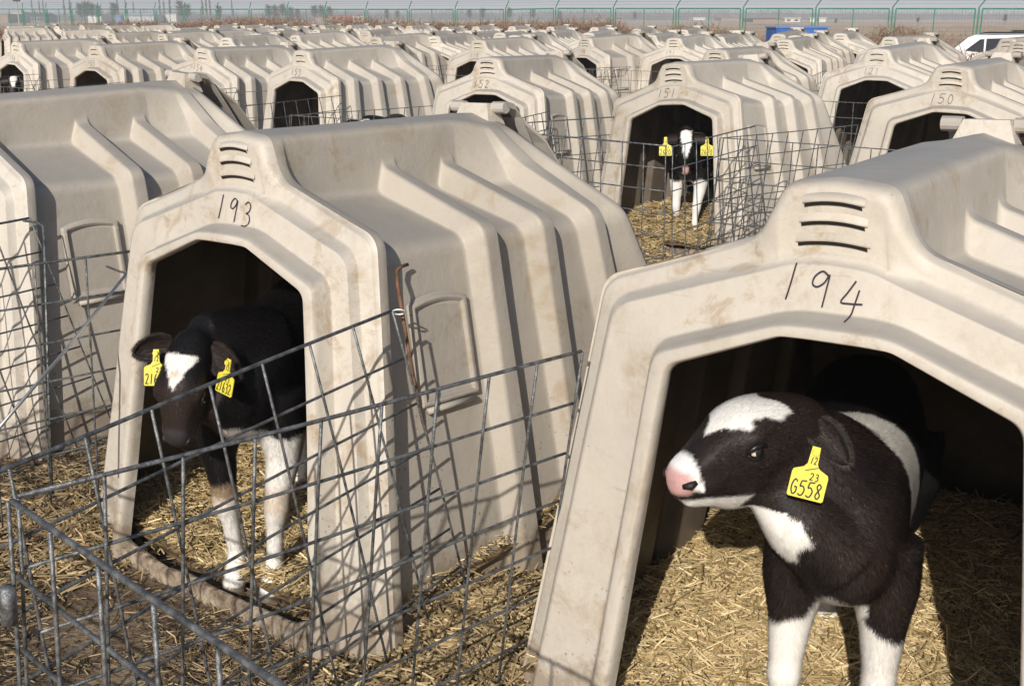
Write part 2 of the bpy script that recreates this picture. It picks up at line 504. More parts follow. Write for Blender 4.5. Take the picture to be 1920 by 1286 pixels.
def make_hutch(variant, lod):
    """unlinked description: dict of part name -> mesh (shared by all copies)"""
    ribs = [(.655, .715), (.935, .995), (1.215, 1.275)] if variant == 'A' else [(.385, .44), (.655, .71), (.925, .98), (1.215, 1.275)]
    LB = 1.0 if variant == 'A' else 1.15
    vs, fs, r0 = hutch_shell(ribs, lod, 0 if variant == 'A' else 3, LB)
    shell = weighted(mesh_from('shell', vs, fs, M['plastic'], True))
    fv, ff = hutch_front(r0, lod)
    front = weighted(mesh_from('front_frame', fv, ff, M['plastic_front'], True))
    bf = bvh_of(fv, ff); bs = bvh_of(vs, fs)
    def onfront(x, z, off=.003):
        h = bf.ray_cast(Vector((x, -1, z)), Vector((0, 1, 0)))
        if h[0] is None: return Vector((x, LEAN * z + .04, z))
        nrm = h[1] if h[1].y < 0 else -h[1]
        return h[0] + nrm * off
    parts = {'shell': shell, 'front_frame': front}
    # vent louvers on the block
    louv = []
    zs = [1.336, 1.296, 1.254] if variant == 'A' else [1.325, 1.268]
    for i, z in enumerate(zs):
        wd = .064 + .007 * i
        lv, lf, sv, sf = [], [], [], []
        N = 12 if lod == 0 else 4
        for k in range(N + 1):
            t = k / N * 2 - 1
            x = t * wd; zc = z + .008 * (1 - t * t)
            for (dz, off) in ((.018, .0005), (.012, .0035), (.006, .007), (.0020, .0085), (.0, .002)):
                lv.append(onfront(x, zc + dz, off * (1 - .6 * abs(t) ** 6)))
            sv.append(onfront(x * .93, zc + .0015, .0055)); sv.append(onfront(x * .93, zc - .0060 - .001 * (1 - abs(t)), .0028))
        for k in range(N):
            for q in range(4): lf.append((k * 5 + q, k * 5 + q + 1, (k + 1) * 5 + q + 1, (k + 1) * 5 + q))
            sf.append((2 * k, 2 * k + 1, 2 * k + 3, 2 * k + 2))
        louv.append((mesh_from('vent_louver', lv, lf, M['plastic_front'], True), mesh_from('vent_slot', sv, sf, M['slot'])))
    parts['louvers'] = louv
    # raised side hatch on the right wall
    if variant == 'A':
        y0, y1, z0, z1 = .345, .600, .625, .925
        NU, NV = (26, 30) if lod == 0 else (8, 8)
        hv, hf = [], []
        def prof(d):   # d distance from the edge
            if d < .006: return .004
            if d < .014: return .017
            if d < .026: return .019
            if d < .034: return .008
            return .007
        us = sorted(set([0, .004, .008, .014, .02, .026, .030, .036] + [i / NU * (y1 - y0) for i in range(1, NU)] + [(y1 - y0) - q for q in (0, .004, .008, .014, .02, .026, .030, .036)])) if lod == 0 else [0, .012, .022, .036, .11, .2, y1 - y0 - .036, y1 - y0 - .022, y1 - y0 - .012, y1 - y0]
        Hh = z1 - z0
        vv = sorted(set([0, .004, .008, .014, .02, .026, .030, .036] + [i / NV * Hh for i in range(2, NV - 1)] + [Hh - q for q in (0, .004, .008, .014, .02, .026, .030, .036)])) if lod == 0 else [0, .012, .022, .036, .15, Hh - .036, Hh - .022, Hh - .012, Hh]
        for u in us:
            for v in vv:
                arc = .022 * (1 - ((u / (y1 - y0)) * 2 - 1) ** 2)
                z = z0 + v + arc * (v / Hh); y = y0 + u - (z - z0) * .02
                d = min(u, y1 - y0 - u, v, Hh - v)
                h = bs.ray_cast(Vector((2, y, z)), Vector((-1, 0, 0)))
                p = h[0] if h[0] is not None else Vector((.6, y, z))
                hv.append(p + Vector((.98, 0, .15)) * prof(d))
        nv = len(vv)
        for i in range(len(us) - 1):
            for j in range(nv - 1): hf.append((i * nv + j, (i + 1) * nv + j, (i + 1) * nv + j + 1, i * nv + j + 1))
        parts['side_hatch'] = mesh_from('side_hatch', hv, hf, M['plastic'], True)
        lb = MB(); p0 = bs.ray_cast(Vector((2, y0 + .02, z0 + .01)), Vector((-1, 0, 0)))[0]
        lb.tube([p0 + Vector((.020, .0, -.012)), p0 + Vector((.020, y1 - y0 - .05, -.012))], .010, 8 if lod == 0 else 4)
        parts['hatch_ledge'] = lb.mesh('hatch_ledge', M['plastic'], True)
    # hinge tower and folded rear flap
    hm = MB()
    yb, zb = 1.225 + .975 * (LB - 1), 1.405
    hm.add([Vector((x * s, yb + y, zb + z)) for (x, y, z, s) in ((-.085, 0, 0, 1), (.085, 0, 0, 1), (.085, .10, -.02, 1), (-.085, .10, -.02, 1), (-.060, .02, .066, 1), (.060, .02, .066, 1), (.060, .075, .066, 1), (-.060, .075, .066, 1))],
           [(0, 1, 5, 4), (1, 2, 6, 5), (2, 3, 7, 6), (3, 0, 4, 7), (4, 5, 6, 7)])
    parts['hinge_tower'] = hm.mesh('hinge_tower', M['plastic_front'])
    rm = MB(); n_ = 12 if lod == 0 else 6
    rm.tube([(-.125, yb + .05, zb + .052), (-.068, yb + .05, zb + .052)], .021, n_)
    rm.tube([(.068, yb + .05, zb + .052), (.125, yb + .05, zb + .052)], .021, n_)
    rm.tube([(-.12, yb + .05, zb + .052), (.12, yb + .05, zb + .052)], .012, 6)
    parts['hinge_roller'] = rm.mesh('hinge_roller', M['hatch'])
    fm = MB()
    for (xa, xb, th) in ((-.128, -.085, .018), (.085, .128, .018)):
        pr = [(yb + .05, zb + .074), (yb + .09, zb + .066), (yb + .12, zb + .04), (yb + .17, zb - .03), (yb + .26, zb - .16), (yb + .36, zb - .30)]
        vs2 = []
        for (y, z) in pr: vs2 += [(xa, y, z), (xb, y, z), (xb, y + .012, z - .022), (xa, y + .012, z - .022)]
        f2 = []
        for i in range(len(pr) - 1):
            for k in range(4): f2.append((i * 4 + k, i * 4 + (k + 1) % 4, (i + 1) * 4 + (k + 1) % 4, (i + 1) * 4 + k))
        f2 += [(0, 1, 2, 3), tuple((len(pr) - 1) * 4 + k for k in (3, 2, 1, 0))]
        fm.add(vs2, f2)
    pr = [(yb + .115, zb + .035), (yb + .20, zb - .055), (yb + .42, zb - .36)]
    vs2 = []
    for (y, z), hw in zip(pr, (.10, .17, .24)): vs2 += [(-hw, y, z), (hw, y, z), (hw, y + .012, z - .02), (-hw, y + .012, z - .02)]
    f2 = []
    for i in range(2):
        for k in range(4): f2.append((i * 4 + k, i * 4 + (k + 1) % 4, (i + 1) * 4 + (k + 1) % 4, (i + 1) * 4 + k))
    f2 += [(0, 1, 2, 3), (11, 10, 9, 8)]
    fm.add([(x, y + .02, z) for x, y, z in vs2], f2)
    parts['rear_flap'] = fm.mesh('rear_flap', M['hatch'])
    # sill across the doorway
    sv, sf = [], []
    N = 24 if lod == 0 else 4
    for k in range(N + 1):
        t = k / N; x = -.455 + .99 * t
        kick = .07 * (abs(t * 2 - 1)) ** 10
        for (dy, z) in ((-.046, -.1), (-.038, .054 + kick), (-.032, .064 + kick), (-.018, .068 + kick), (-.012, .062 + kick), (-.008, -.1)):
            w_ = noise.noise(Vector((x * 6, z * 5, 1))) * .014
            sv.append((x, dy + w_ + .015, z + w_ * .5 - .012))
    for k in range(N):
        for q in range(5): sf.append((k * 6 + q, (k + 1) * 6 + q, (k + 1) * 6 + q + 1, k * 6 + q + 1))
    parts['sill'] = mesh_from('sill', sv, sf, M['sill'], True)
    parts['_onfront'] = onfront
    return parts

HUTCH = {(v, l): make_hutch(v, l) for v in 'AB' for l in (0, 1)}
ALL_HUTCHES = []
def place_hutch(x, y, yaw, t3, t4, variant, lod, label, group, number=None, nstyle=None, z=0.0):
    H = HUTCH[(variant, lod)]
    root = empty('calf_hutch', (x, y, z), (-t4, t3, yaw))
    tag(root, label, 'calf hutch', group)
    for k in ('shell', 'front_frame', 'side_hatch', 'hatch_ledge', 'hinge_tower', 'hinge_roller', 'rear_flap', 'sill'):
        if k in H:
            o = add_obj(k, H[k], root)
    for a, b in H['louvers']:
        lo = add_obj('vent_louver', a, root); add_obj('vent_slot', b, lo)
    if number:
        st = nstyle or dict(x0=-.11, z0=1.135, h=.062, w=.040, adv=.058, thick=.0036)
        no = link(bpy.data.objects.new('hutch_number', None), root); no.empty_display_size = .1
        for k, ch in enumerate(number):
            nv, nf = write_strokes(ch, st['x0'] + k * st['adv'], st['z0'], st['h'], st['w'], st['adv'], lambda a, b: H['_onfront'](a, b, .0035), st['thick'], [st['jit'][k]] if st.get('jit') else None)
            add_obj('digit', mesh_from('digit', nv, nf, M['ink'] if nstyle else M['faded_ink']), no)
        no['label'] = 'handwritten number %s in thin dark marker' % number
    ALL_HUTCHES.append((root, variant))
    return root

# ------------------------------------------------------------------ placing the hutches
NEAR = 'calf hutches in the two nearest rows'
g193 = place_hutch(-.945, 3.058, -.679, -.022, .059, 'A', 0, 'beige ribbed calf hutch with handwritten 193 above the doorway of a black calf', NEAR, '193', dict(x0=-.052, z0=1.131, h=.070, w=.043, adv=.060, thick=.0034, jit=[(.006, 1), (.0, 1), (-.008, 1)]))
g194 = place_hutch(.532, 2.023, -.648, -.024, .039, 'A', 0, 'nearest beige calf hutch with handwritten 194 over the calf looking sideways', NEAR, '194', dict(x0=-.092, z0=1.135, h=.074, w=.050, adv=.064, thick=.0036, jit=[(.006, 1), (-.002, 1), (-.012, 1)]))
g151 = place_hutch(1.077, 8.159, -.751, -.067, .054, 'A', 0, 'beige calf hutch with handwritten 151 and a white-faced calf in its doorway', NEAR, '151')
g192 = place_hutch(-2.47, 4.51, -.72, .05, .02, 'A', 0, 'unnumbered beige calf hutch at the left edge beside hutch 193', NEAR)
g152 = place_hutch(-.34, 9.36, -.61, -.01, .06, 'A', 0, 'weathered beige calf hutch with handwritten 152, left of hutch 151', NEAR, '152')
g150 = place_hutch(2.76, 7.45, -.68, .02, .03, 'A', 0, 'beige calf hutch with handwritten 150 behind hutch 194 at the right edge', NEAR, '150')
g153 = place_hutch(-2.27, 11.44, -.74, .01, .02, 'B', 0, 'beige calf hutch with handwritten 153 and four ribs', NEAR, '153')

def back(px, py, H=1.385):
    p = at_z(px, py, H); return p
def yaw_for(fx, fy, x2, ly=1.16):
    """yaw that brings the rear ridge end under photo column x2"""
    best = None
    for k in range(0, 81):
        a = -1.15 + k * .01
        ox, oy = fx + LEAN * 1.9 * math.sin(a), fy - LEAN * 1.9 * math.cos(a)
        lx = .10
        X = ox + lx * math.cos(a) - ly * math.sin(a); Y = oy + lx * math.sin(a) + ly * math.cos(a)
        c, s = math.cos(PITCH), math.sin(PITCH)
        u = 960 + F_PX * X / (Y * c - (1.43 - CAM_H) * s)
        e = abs(u - x2)
        if best is None or e < best[0]: best = (e, a)
    return max(-1.0, min(-.45, best[1]))
# (front ridge px, py, rear ridge px, variant, number)
MID = [(893, 74, 991, 'B', '118'), (1097, 70.5, 1194, 'A', '119'),
       (703, 69, 802, 'B', None), (1337, 91, 1436, 'A', None), (1264, 71, 1331, 'A', '191'), (1467, 73, 1523, 'A', None), (1645, 91, 1745, 'B', '121'), (1665, 68.5, 1747, 'B', None),
       (815, 67.5, 887, 'B', None), (555, 66, 648, 'B', None), (425, 70, 520, 'B', None), (206, 62, 297, 'B', None), (115, 57.5, 205, 'B', None),
       (1896, 71.5, 1990, 'B', None), (1909, 77.5, 2010, 'A', None)]
FAR = [(8, 54, 109, 'B'), (312, 59.5, 380, 'B'), (303, 63.5, 397, 'B'), (390, 54, 443, 'B'), (330, 52.5, 383, 'B'), (523, 54, 574, 'B'), (589, 55, 650, 'B'), (450, 54.5, 510, 'B'),
       (393, 59, 467, 'B'), (478, 63, 553, 'B'), (683, 58, 737, 'B'), (790, 60, 837, 'B'), (885, 60, 927, 'B'), (935, 61, 978, 'B'), (960, 66, 1020, 'B'), (1030, 60, 1067, 'B'), (1102, 61.5, 1152, 'B'),
       (1219, 65, 1271, 'B'), (1348, 68.5, 1395, 'B'), (1337, 64, 1402, 'B'), (1458, 64, 1502, 'B'), (1490, 66, 1547, 'B')]
LAST = [(10, 43.5, 66), (58, 46, 100), (103, 46, 150), (152, 45.5, 198), (200, 45, 250), (265, 49, 322), (405, 46.3, 442), (451, 46.3, 489), (499, 47.5, 536), (552, 49, 583), (602.5, 47.5, 637), (654, 47.5, 690), (711, 48.2, 745), (767, 49, 804),
        (832, 50, 867), (892.5, 50, 927), (958, 49.5, 992), (1031, 50.3, 1066), (1112, 51.3, 1145), (1195, 54, 1226), (1280, 56, 1312), (1575, 62.5, 1605)]
def hutch_px(px, py, x2, variant, label, group, number=None, dmax=48):
    p = back(px, py)
    z = 0.0
    if p.y > dmax:
        p = Vector((p.x * dmax / p.y, dmax, 0))
    a = yaw_for(p.x, p.y, x2, 1.16 if variant == 'A' else 1.295)
    ox, oy = p.x + LEAN * 1.9 * math.sin(a), p.y - LEAN * 1.9 * math.cos(a)
    return place_hutch(ox, oy, a, rng.normal(0, .022), .02 + rng.normal(0, .016), variant, 1, label, group, number, z=z)
ORD = ['first', 'second', 'third', 'fourth', 'fifth', 'sixth', 'seventh', 'eighth', 'ninth', 'tenth', 'eleventh', 'twelfth', 'thirteenth', 'fourteenth', 'fifteenth', 'sixteenth', 'seventeenth', 'eighteenth', 'nineteenth', 'twentieth', 'twenty-first', 'twenty-second']
num_lab = {'154': 'beige calf hutch marked 154, half behind the leftmost hinge, left of hutch 153', '155': 'beige calf hutch marked 155, wire rails crossing its black doorway', '156': 'beige calf hutch marked 156 with a white-faced calf in its doorway',
 '118': 'beige calf hutch marked 118 rising behind the vent block of hutch 152', '119': 'beige calf hutch marked 119, grey side hatch and stained front, behind hutch 152', '191': 'beige calf hutch with a faint blurred number, between hutches 119 and 151', '121': 'beige calf hutch marked 121 with a large black doorway, left of hutch 150'}
for hx, hy, ha, h3, h4, num in [(-3.64, 12.65, -.64, .07, .04, '154'), (-5.21, 13.88, -.67, .01, .02, '155'), (-7.06, 15.92, -.72, .04, .02, '156')]:
    place_hutch(hx, hy, ha, h3, h4, 'B', 1, num_lab[num], 'calf hutches in the middle rows', num)
mid_lab = {(703, 69): 'beige calf hutch just behind hutch 153, ribs showing over its right wall', (1337, 91): 'beige calf hutch directly behind the ridge of hutch 151', (1467, 73): 'beige calf hutch behind a wire pen, midway between hutch 151 and hutch 121',
           (1665, 68.5): 'beige calf hutch right behind hutch 121, near the white car', (815, 67.5): 'beige calf hutch behind and left of hutch 118', (555, 66): 'beige calf hutch behind the gap of hutches 153 and 154',
           (425, 70): 'beige calf hutch whose ridge shows between the hinges above hutch 154', (206, 62): 'beige calf hutch whose ridge shows straight above hutch 155', (115, 57.5): 'beige calf hutch seen over the ridge of hutch 156, nearer than the last rows',
           (1896, 71.5): 'farther of two beige hutches covering the front of the white car', (1909, 77.5): 'nearer of two beige hutches covering the front of the white car'}
for px, py, x2, v, num in MID:
    lab = num_lab[num] if num else mid_lab[(px, py)]
    hutch_px(px, py, x2, v, lab, 'calf hutches in the middle rows', num)
for i, (px, py, x2, v) in enumerate(sorted(FAR)):
    hutch_px(px, py, x2, v, 'small beige hutch in the rear rows, %s from left before the last row' % ORD[i], 'calf hutches in the rear rows')
for i, (px, py, x2) in enumerate(sorted(LAST)):
    hutch_px(px, py, x2, 'B', 'tiny beige hutch in the last row before the weeds, %s from left' % ORD[i], 'calf hutches in the last row')
# ------------------------------------------------------------------ ground
def ss(a, b, x):
    t = np.clip((x - a) / (b - a), 0, 1); return t * t * (3 - 2 * t)
def terrain(x, y):
    x = np.asarray(x, float); y = np.asarray(y, float)
    dip = -.60 * ss(24, 36, y) * ss(2, 14, x)
    return dip + 0 * x
def fbm(x, y, s, seed=0):
    """cheap value noise for numpy arrays"""
    out = 0; amp = 1; tot = 0
    for o in range(4):
        r_ = np.random.default_rng(seed + o); tb = r_.random((64, 64))
        u = x * s * 2 ** o + 31.7 * o; v = y * s * 2 ** o + 17.3 * o
        iu = np.floor(u).astype(int); iv = np.floor(v).astype(int); fu = u - iu; fv = v - iv
        fu = fu * fu * (3 - 2 * fu); fv = fv * fv * (3 - 2 * fv)
        g = lambda a, b: tb[a % 64, b % 64]
        out = out + amp * ((g(iu, iv) * (1 - fu) + g(iu + 1, iv) * fu) * (1 - fv) + (g(iu, iv + 1) * (1 - fu) + g(iu + 1, iv + 1) * fu) * fv)
        tot += amp; amp *= .5
    return out / tot
def near_height(x, y):
    return (fbm(x, y, 1.3, 5) - .5) * .06 + (fbm(x, y, 6, 9) - .5) * .035
def grid_mesh(xs, ys, zf, name, mat):
    X, Y = np.meshgrid(xs, ys, indexing='ij'); Z = zf(X, Y)
    nx, ny = len(xs), len(ys)
    idx = np.arange(nx * ny).reshape(nx, ny)
    f = np.stack([idx[:-1, :-1], idx[1:, :-1], idx[1:, 1:], idx[:-1, 1:]], -1).reshape(-1, 4)
    return mesh_np(name, np.stack([X, Y, Z], -1).reshape(-1, 3), f, mat, True)

m, nt, n, l, b = nmat('field_ground')
tc = n.new('ShaderNodeTexCoord')
def NZ(scale, detail=6, dist=0):
    q = n.new('ShaderNodeTexNoise'); q.inputs['Scale'].default_value = scale; q.inputs['Detail'].default_value = detail; q.inputs['Distortion'].default_value = dist
    l.new(tc.outputs['Object'], q.inputs['Vector']); return q.outputs['Fac']
def RP(v, stops):
    q = n.new('ShaderNodeValToRGB')
    while len(q.color_ramp.elements) < len(stops): q.color_ramp.elements.new(.5)
    for e, (p, c) in zip(q.color_ramp.elements, stops): e.position = p; e.color = (*c, 1)
    l.new(v, q.inputs[0]); return q.outputs[0]
c_ = RP(NZ(.03, 8), [(.35, (.44, .29, .17)), (.5, (.54, .38, .235)), (.65, (.34, .215, .125))])
l.new(c_, b.inputs['Base Color']); b.inputs['Roughness'].default_value = .95
M['field'] = m
m, nt, n, l, b = nmat('mud_ground')
tc = n.new('ShaderNodeTexCoord')
c_ = RP(NZ(5, 10, .3), [(.30, (.085, .055, .034)), (.48, (.145, .10, .062)), (.60, (.20, .145, .09)), (.75, (.27, .20, .125))])
l.new(c_, b.inputs['Base Color']); b.inputs['Roughness'].default_value = .85
bp = n.new('ShaderNodeBump'); bp.inputs['Strength'].default_value = .8; bp.inputs['Distance'].default_value = .03
l.new(NZ(38, 9), bp.inputs['Height']); l.new(bp.outputs[0], b.inputs['Normal'])
M['mud'] = m

xs = np.concatenate([np.linspace(-2600, -60, 14), np.linspace(-50, 50, 51), np.linspace(60, 2600, 14)])
ys = np.concatenate([[-60, -30, -10, 0], np.linspace(5, 75, 36), np.linspace(90, 4200, 20)])
far = add_obj('dry_field', grid_mesh(xs, ys, lambda X, Y: terrain(X, Y) - .06, 'dry_field', M['field']))
tag(far, kind='structure')
yard = add_obj('muddy_yard', grid_mesh(np.linspace(-4.2, 5.0, 300), np.linspace(.6, 12.5, 330), lambda X, Y: near_height(X, Y), 'muddy_yard', M['mud']))
tag(yard, kind='structure')
# ------------------------------------------------------------------ wire pens
def local_pt(root, p): return Vector(p)
def wire_runs(TL, TR, BL, BR, nx, nz, rnd, wob=.004):
    TL, TR, BL, BR = map(Vector, (TL, TR, BL, BR))
    P = lambda u, v: (BL.lerp(BR, u)).lerp(TL.lerp(TR, u), v)
    ph = rnd.random() * 6
    nrm = (TR - TL).cross(TL - BL).normalized()
    Q = lambda u, v: P(u, v) + nrm * (math.sin(u * 5 + ph) * wob * 1.5 + math.sin(v * 4 + ph * 2 + u * 3) * wob)
    hor, ver = [], []
    for j in range(nz + 1):
        v = j / nz
        hor.append([Q(i / 8, v) for i in range(9)])
    for i in range(nx + 1):
        u = i / nx
        ver.append([Q(u, j / 6) + nrm * .006 for j in range(7)])
    return hor, ver
def make_panel(parent, corners, nx, nz, r, fine, rnd, name='wire_panel'):
    hor, ver = wire_runs(*corners, nx, nz, rnd)
    if fine:
        pn = link(bpy.data.objects.new(name, None), parent)
        pn.empty_display_size = .1
        for j, w in enumerate(hor):
            mb = MB(); mb.tube(w, r * (1.16 if j == len(hor) - 1 else .92), 8); mb.build('wire', M['wire'], pn, True)
        for w in ver:
            mb = MB(); mb.tube(w, r * .86, 8); mb.build('wire', M['wire'], pn, True)
        return pn
    mb = MB()
    for w in hor: mb.tube([w[0], w[4], w[8]], r, 4)
    for w in ver: mb.tube([w[0], w[3], w[6]], r * .9, 4)
    return mb.build(name, M['wire'], parent)
def make_pen(root, label, fine, group='wire pens in front of the hutches', parts='LFR', seed=0, left=None, right=None, zt=.95, front=None):
    rnd = random.Random(seed)
    pen = empty('wire_pen', root.location, (0, 0, root.rotation_euler.z))
    tag(pen, label, 'wire pen', group)
    r = .0040 if fine else .0042
    j = lambda a: rnd.uniform(-a, a)
    front_y = -1.12 + j(.04)
    if 'L' in parts:
        c = left or ((-.93, front_y, zt), (-.60, .26, zt), (-1.04, front_y, .0), (-.77, .30, .0))
        make_panel(pen, c, 9, 7, r, fine, rnd)
    if 'F' in parts:
        make_panel(pen, front or ((-.95, front_y, zt), (.86, front_y, zt), (-.98, front_y - .03, .0), (.88, front_y, .0)), 11, 7, r * (1.1 if fine else 1), fine, rnd)
    if 'R' in parts:
        c = right or ((.86, front_y + .05, zt - .01), (.65, .20, zt + .01), (.88, front_y + .07, .0), (.69, .44, .02))
        make_panel(pen, c, 8, 7, r, fine, rnd)
    return pen
pen193 = make_pen(g193, 'galvanised wire pen crossing in front of the black calf of hutch 193', True, seed=1)
pen194 = make_pen(g194, 'galvanised wire pen corner at the bottom left, belonging to hutch 194', True, seed=2,
    left=((-.845, -1.09, .95), (-.56, .13, .95), (-1.00, -1.09, .0), (-.74, .20, .0)), front=((-.85, -1.10, .945), (.86, -1.30, .945), (-.90, -1.13, .0), (.88, -1.32, .0)))
pen192 = make_pen(g192, 'wire pen at the left edge in front of the unnumbered hutch', True, seed=3)
pen151 = make_pen(g151, 'wire pen in front of hutch 151 and its white-faced calf', True, seed=4)
make_pen(g152, 'wire pen in front of hutch 152, half hidden by the ridge of hutch 193', False, seed=5)
make_pen(g150, 'wire pen between hutch 151 and hutch 150', False, seed=6)
make_pen(g153, 'wire pen in front of hutch 153, seen above the ridge of hutch 193', False, seed=7)
k_ = 0
for root, var in list(ALL_HUTCHES):
    lb = root['label']
    if root in (g193, g194, g192, g151, g152, g150, g153): continue
    if root.location.y < 25 or (root.location.x > 2 and root.location.y < 30):
        k_ += 1
        num = [w for w in lb.split() if w.isdigit()] if 'handwritten' in lb else []
        if 'rear rows' in lb or 'last row' in lb: continue
        label = 'wire pen before the ' + lb.replace('beige calf ', '').replace('beige ', '')
        label = ' '.join(label.split()[:16]).rstrip(',')
        make_pen(root, label, False, 'wire pens in front of the hutches', seed=20 + k_)

def rod(name, pts, r, mat, label, cat, group=None):
    mb = MB(); mb.tube(pts, r, 8); o = mb.build(name, mat, None, True)
    return tag(o, label, cat, group)
rod('hooked_rod', [at_z(764, 496, 1.03), at_z(752, 500, 1.03), at_z(744, 508, 1.025), at_z(745, 530, 1.00), at_z(770, 680, .77), at_z(805, 850, .48), at_z(832, 1005, .14)], .0052, M['rust'], 'rusty hooked rod pinning the pen to the right side of hutch 193', 'rod', 'hooked rods holding the pens')
rod('hooked_rod', [at_z(44, 414, .98), at_z(70, 417, .98), at_z(81, 424, .97), at_z(83, 450, .94), at_z(90, 700, .5), at_z(98, 930, .04)], .0048, M['wire'], 'grey hooked rod pinning the pen beside the unnumbered left hutch', 'rod', 'hooked rods holding the pens')
rod('brace_rod', [at_z(239, 511, .86), at_z(120, 660, .72), at_z(-30, 835, .56)], .0050, simple_mat('bright_steel', (.55, .56, .56), .32, .8), 'shiny straight rod slanting down across the pen left of hutch 193', 'rod')
tie = MB()
c0 = at_z(748, 585, .93)
tie.tube([c0 + Vector((.018 * math.cos(a), .0, .007 * math.sin(a))) for a in [i * math.pi / 6 for i in range(12)]], .0028, 6)
t_ = tie.build('wire_tie', simple_mat('tie_steel', (.6, .6, .6), .35, .7), None, True)
tag(t_, 'small bright wire ring tying the pen to the rusty rod', 'wire tie')
sm = MB(); sm.tube([at_z(14, 1100, .80), at_z(18, 1168, .735)], .013, 12)
sl = sm.build('corner_sleeve', M['wire'], pen194, True)
sl.matrix_parent_inverse = pen194.matrix_world.inverted() if False else (Matrix.Translation(pen194.location) @ Matrix.Rotation(pen194.rotation_euler.z, 4, 'Z')).inverted()

# ------------------------------------------------------------------ straw
def attr_mat(name, rough=.7, spec=.3, trans=0):
    m, nt, n, l, b = nmat(name)
    a = n.new('ShaderNodeAttribute'); a.attribute_name = 'col'
    l.new(a.outputs['Color'], b.inputs['Base Color'])
    b.inputs['Roughness'].default_value = rough; b.inputs['Specular IOR Level'].default_value = spec
    return m
M['straw'] = attr_mat('straw', .55, .45)
M['bedding'] = vary_mat('bedding', (.13, .088, .04), (.30, .21, .10), 26, .85, .9, 60, 9)
def straw_blades(name, X, Y, zf, lo, hi, c1, c2, lift, w=.0026, tilt=.22):
    n = len(X)
    L = rng.uniform(lo, hi, n) * rng.choice([.6, 1, 1.3], n); th = rng.uniform(0, 2 * np.pi, n); bend = rng.normal(0, .6, n)
    el = rng.normal(0, tilt, n)
    W = w * rng.uniform(.6, 1.5, n)
    P = []
    z0 = zf(X, Y)
    for s in (-.5, 0, .5):
        a = th + bend * s
        px = X + np.cos(a) * L * s; py = Y + np.sin(a) * L * s
        pz = np.maximum(zf(px, py), z0 - .02) * .5 + z0 * .5 + lift * rng.uniform(0, 1, n) * 1 + np.sin(el) * L * s
        if s == -.5: base = lift * rng.uniform(0, 1, n)
        pz = z0 + base + np.sin(el) * L * s + .002 + np.abs(np.sin(el)) * L * .4
        nx, ny = -np.sin(a) * W, np.cos(a) * W
        P.append(np.stack([np.stack([px + nx, py + ny, pz - W * .6], -1), np.stack([px, py, pz + W * .5], -1), np.stack([px - nx, py - ny, pz - W * .6], -1)], 1))
    V = np.concatenate(P, 1)                    # n,9,3
    base_i = (np.arange(n) * 9)[:, None, None]
    F = np.array([[0, 1, 4, 3], [1, 2, 5, 4], [3, 4, 7, 6], [4, 5, 8, 7]])[None] + base_i
    t = rng.random((n, 1)) ** 1.5; col = np.array(c1) * (1 - t) + np.array(c2) * t
    col = col * rng.uniform(.5, 1.35, (n, 1))
    return mesh_np(name, V.reshape(-1, 3), F.reshape(-1, 4), M['straw'], False, np.repeat(col, 9, 0))
GOLD1, GOLD2 = (.36, .25, .105), (.80, .64, .36)
BR1, BR2 = (.10, .065, .034), (.46, .335, .17)

def bed_height(kind):
    def f(x, y):
        h = .055 + (fbm(x + 7, y + 3, 2.2, 21) - .5) * .10 + (fbm(x, y, 8, 33) - .5) * .04
        h = h + .10 * ss(.5, 1.5, y) + .06 * ss(.30, .62, np.abs(x))
        if kind == 151: h = h + .20 * np.exp(-((x + .25) ** 2 / .12 + (y - .75) ** 2 / .2))
        return h
    return f
def bedding(root, key, n, label):
    f = bed_height(key)
    xs_, ys_ = np.linspace(-.69, .69, 70), np.linspace(.06, 1.75, 84)
    o = add_obj('straw_bedding', grid_mesh(xs_, ys_, lambda X, Y: f(X, Y) - .012, 'straw_bedding', M['bedding']))
    o.location = root.location; o.rotation_euler = (0, 0, root.rotation_euler.z)
    tag(o, label, 'straw', kind='stuff')
    X = rng.uniform(-.66, .66, n); Y = .09 + rng.random(n) ** 1.15 * 1.6
    s = add_obj('loose_straw', straw_blades('loose_straw', X, Y, f, .015, .095, GOLD1, GOLD2, .014, .0020), o)
    tag(s, kind='stuff')
    return f
bedding(g194, 194, 42000, 'golden straw bedding inside hutch 194')
bedding(g193, 193, 26000, 'golden straw bedding inside hutch 193')
bedding(g151, 151, 6000, 'heaped golden straw bedding inside hutch 151')

def scatter_yard(n, x0, x1, y0, y1, dens_seed, thr, lo, hi, c1, c2, nm, label):
    X = rng.uniform(x0, x1, n); Y = rng.uniform(y0, y1, n)
    keep = fbm(X, Y, 1.8, dens_seed) + rng.normal(0, .10, n) > thr
    # keep away from the inside of the near hutches
    for g in (g192, g193, g194, g151, g150, g152):
        c, s = math.cos(g.rotation_euler.z), math.sin(g.rotation_euler.z)
        dx, dy = X - g.location.x, Y - g.location.y
        lx, ly = dx * c + dy * s, -dx * s + dy * c
        keep &= ~((np.abs(lx) < .70) & (ly > .10) & (ly < 1.9))
    X, Y = X[keep], Y[keep]
    o = add_obj(nm, straw_blades(nm, X, Y, near_height, lo, hi, c1, c2, .006, .0016, .18))
    tag(o, label, 'straw', kind='stuff')
scatter_yard(120000, -3.2, 1.4, 1.9, 4.6, 41, .53, .012, .060, BR1, BR2, 'trampled_straw', 'trampled brownish straw scattered over the muddy yard')
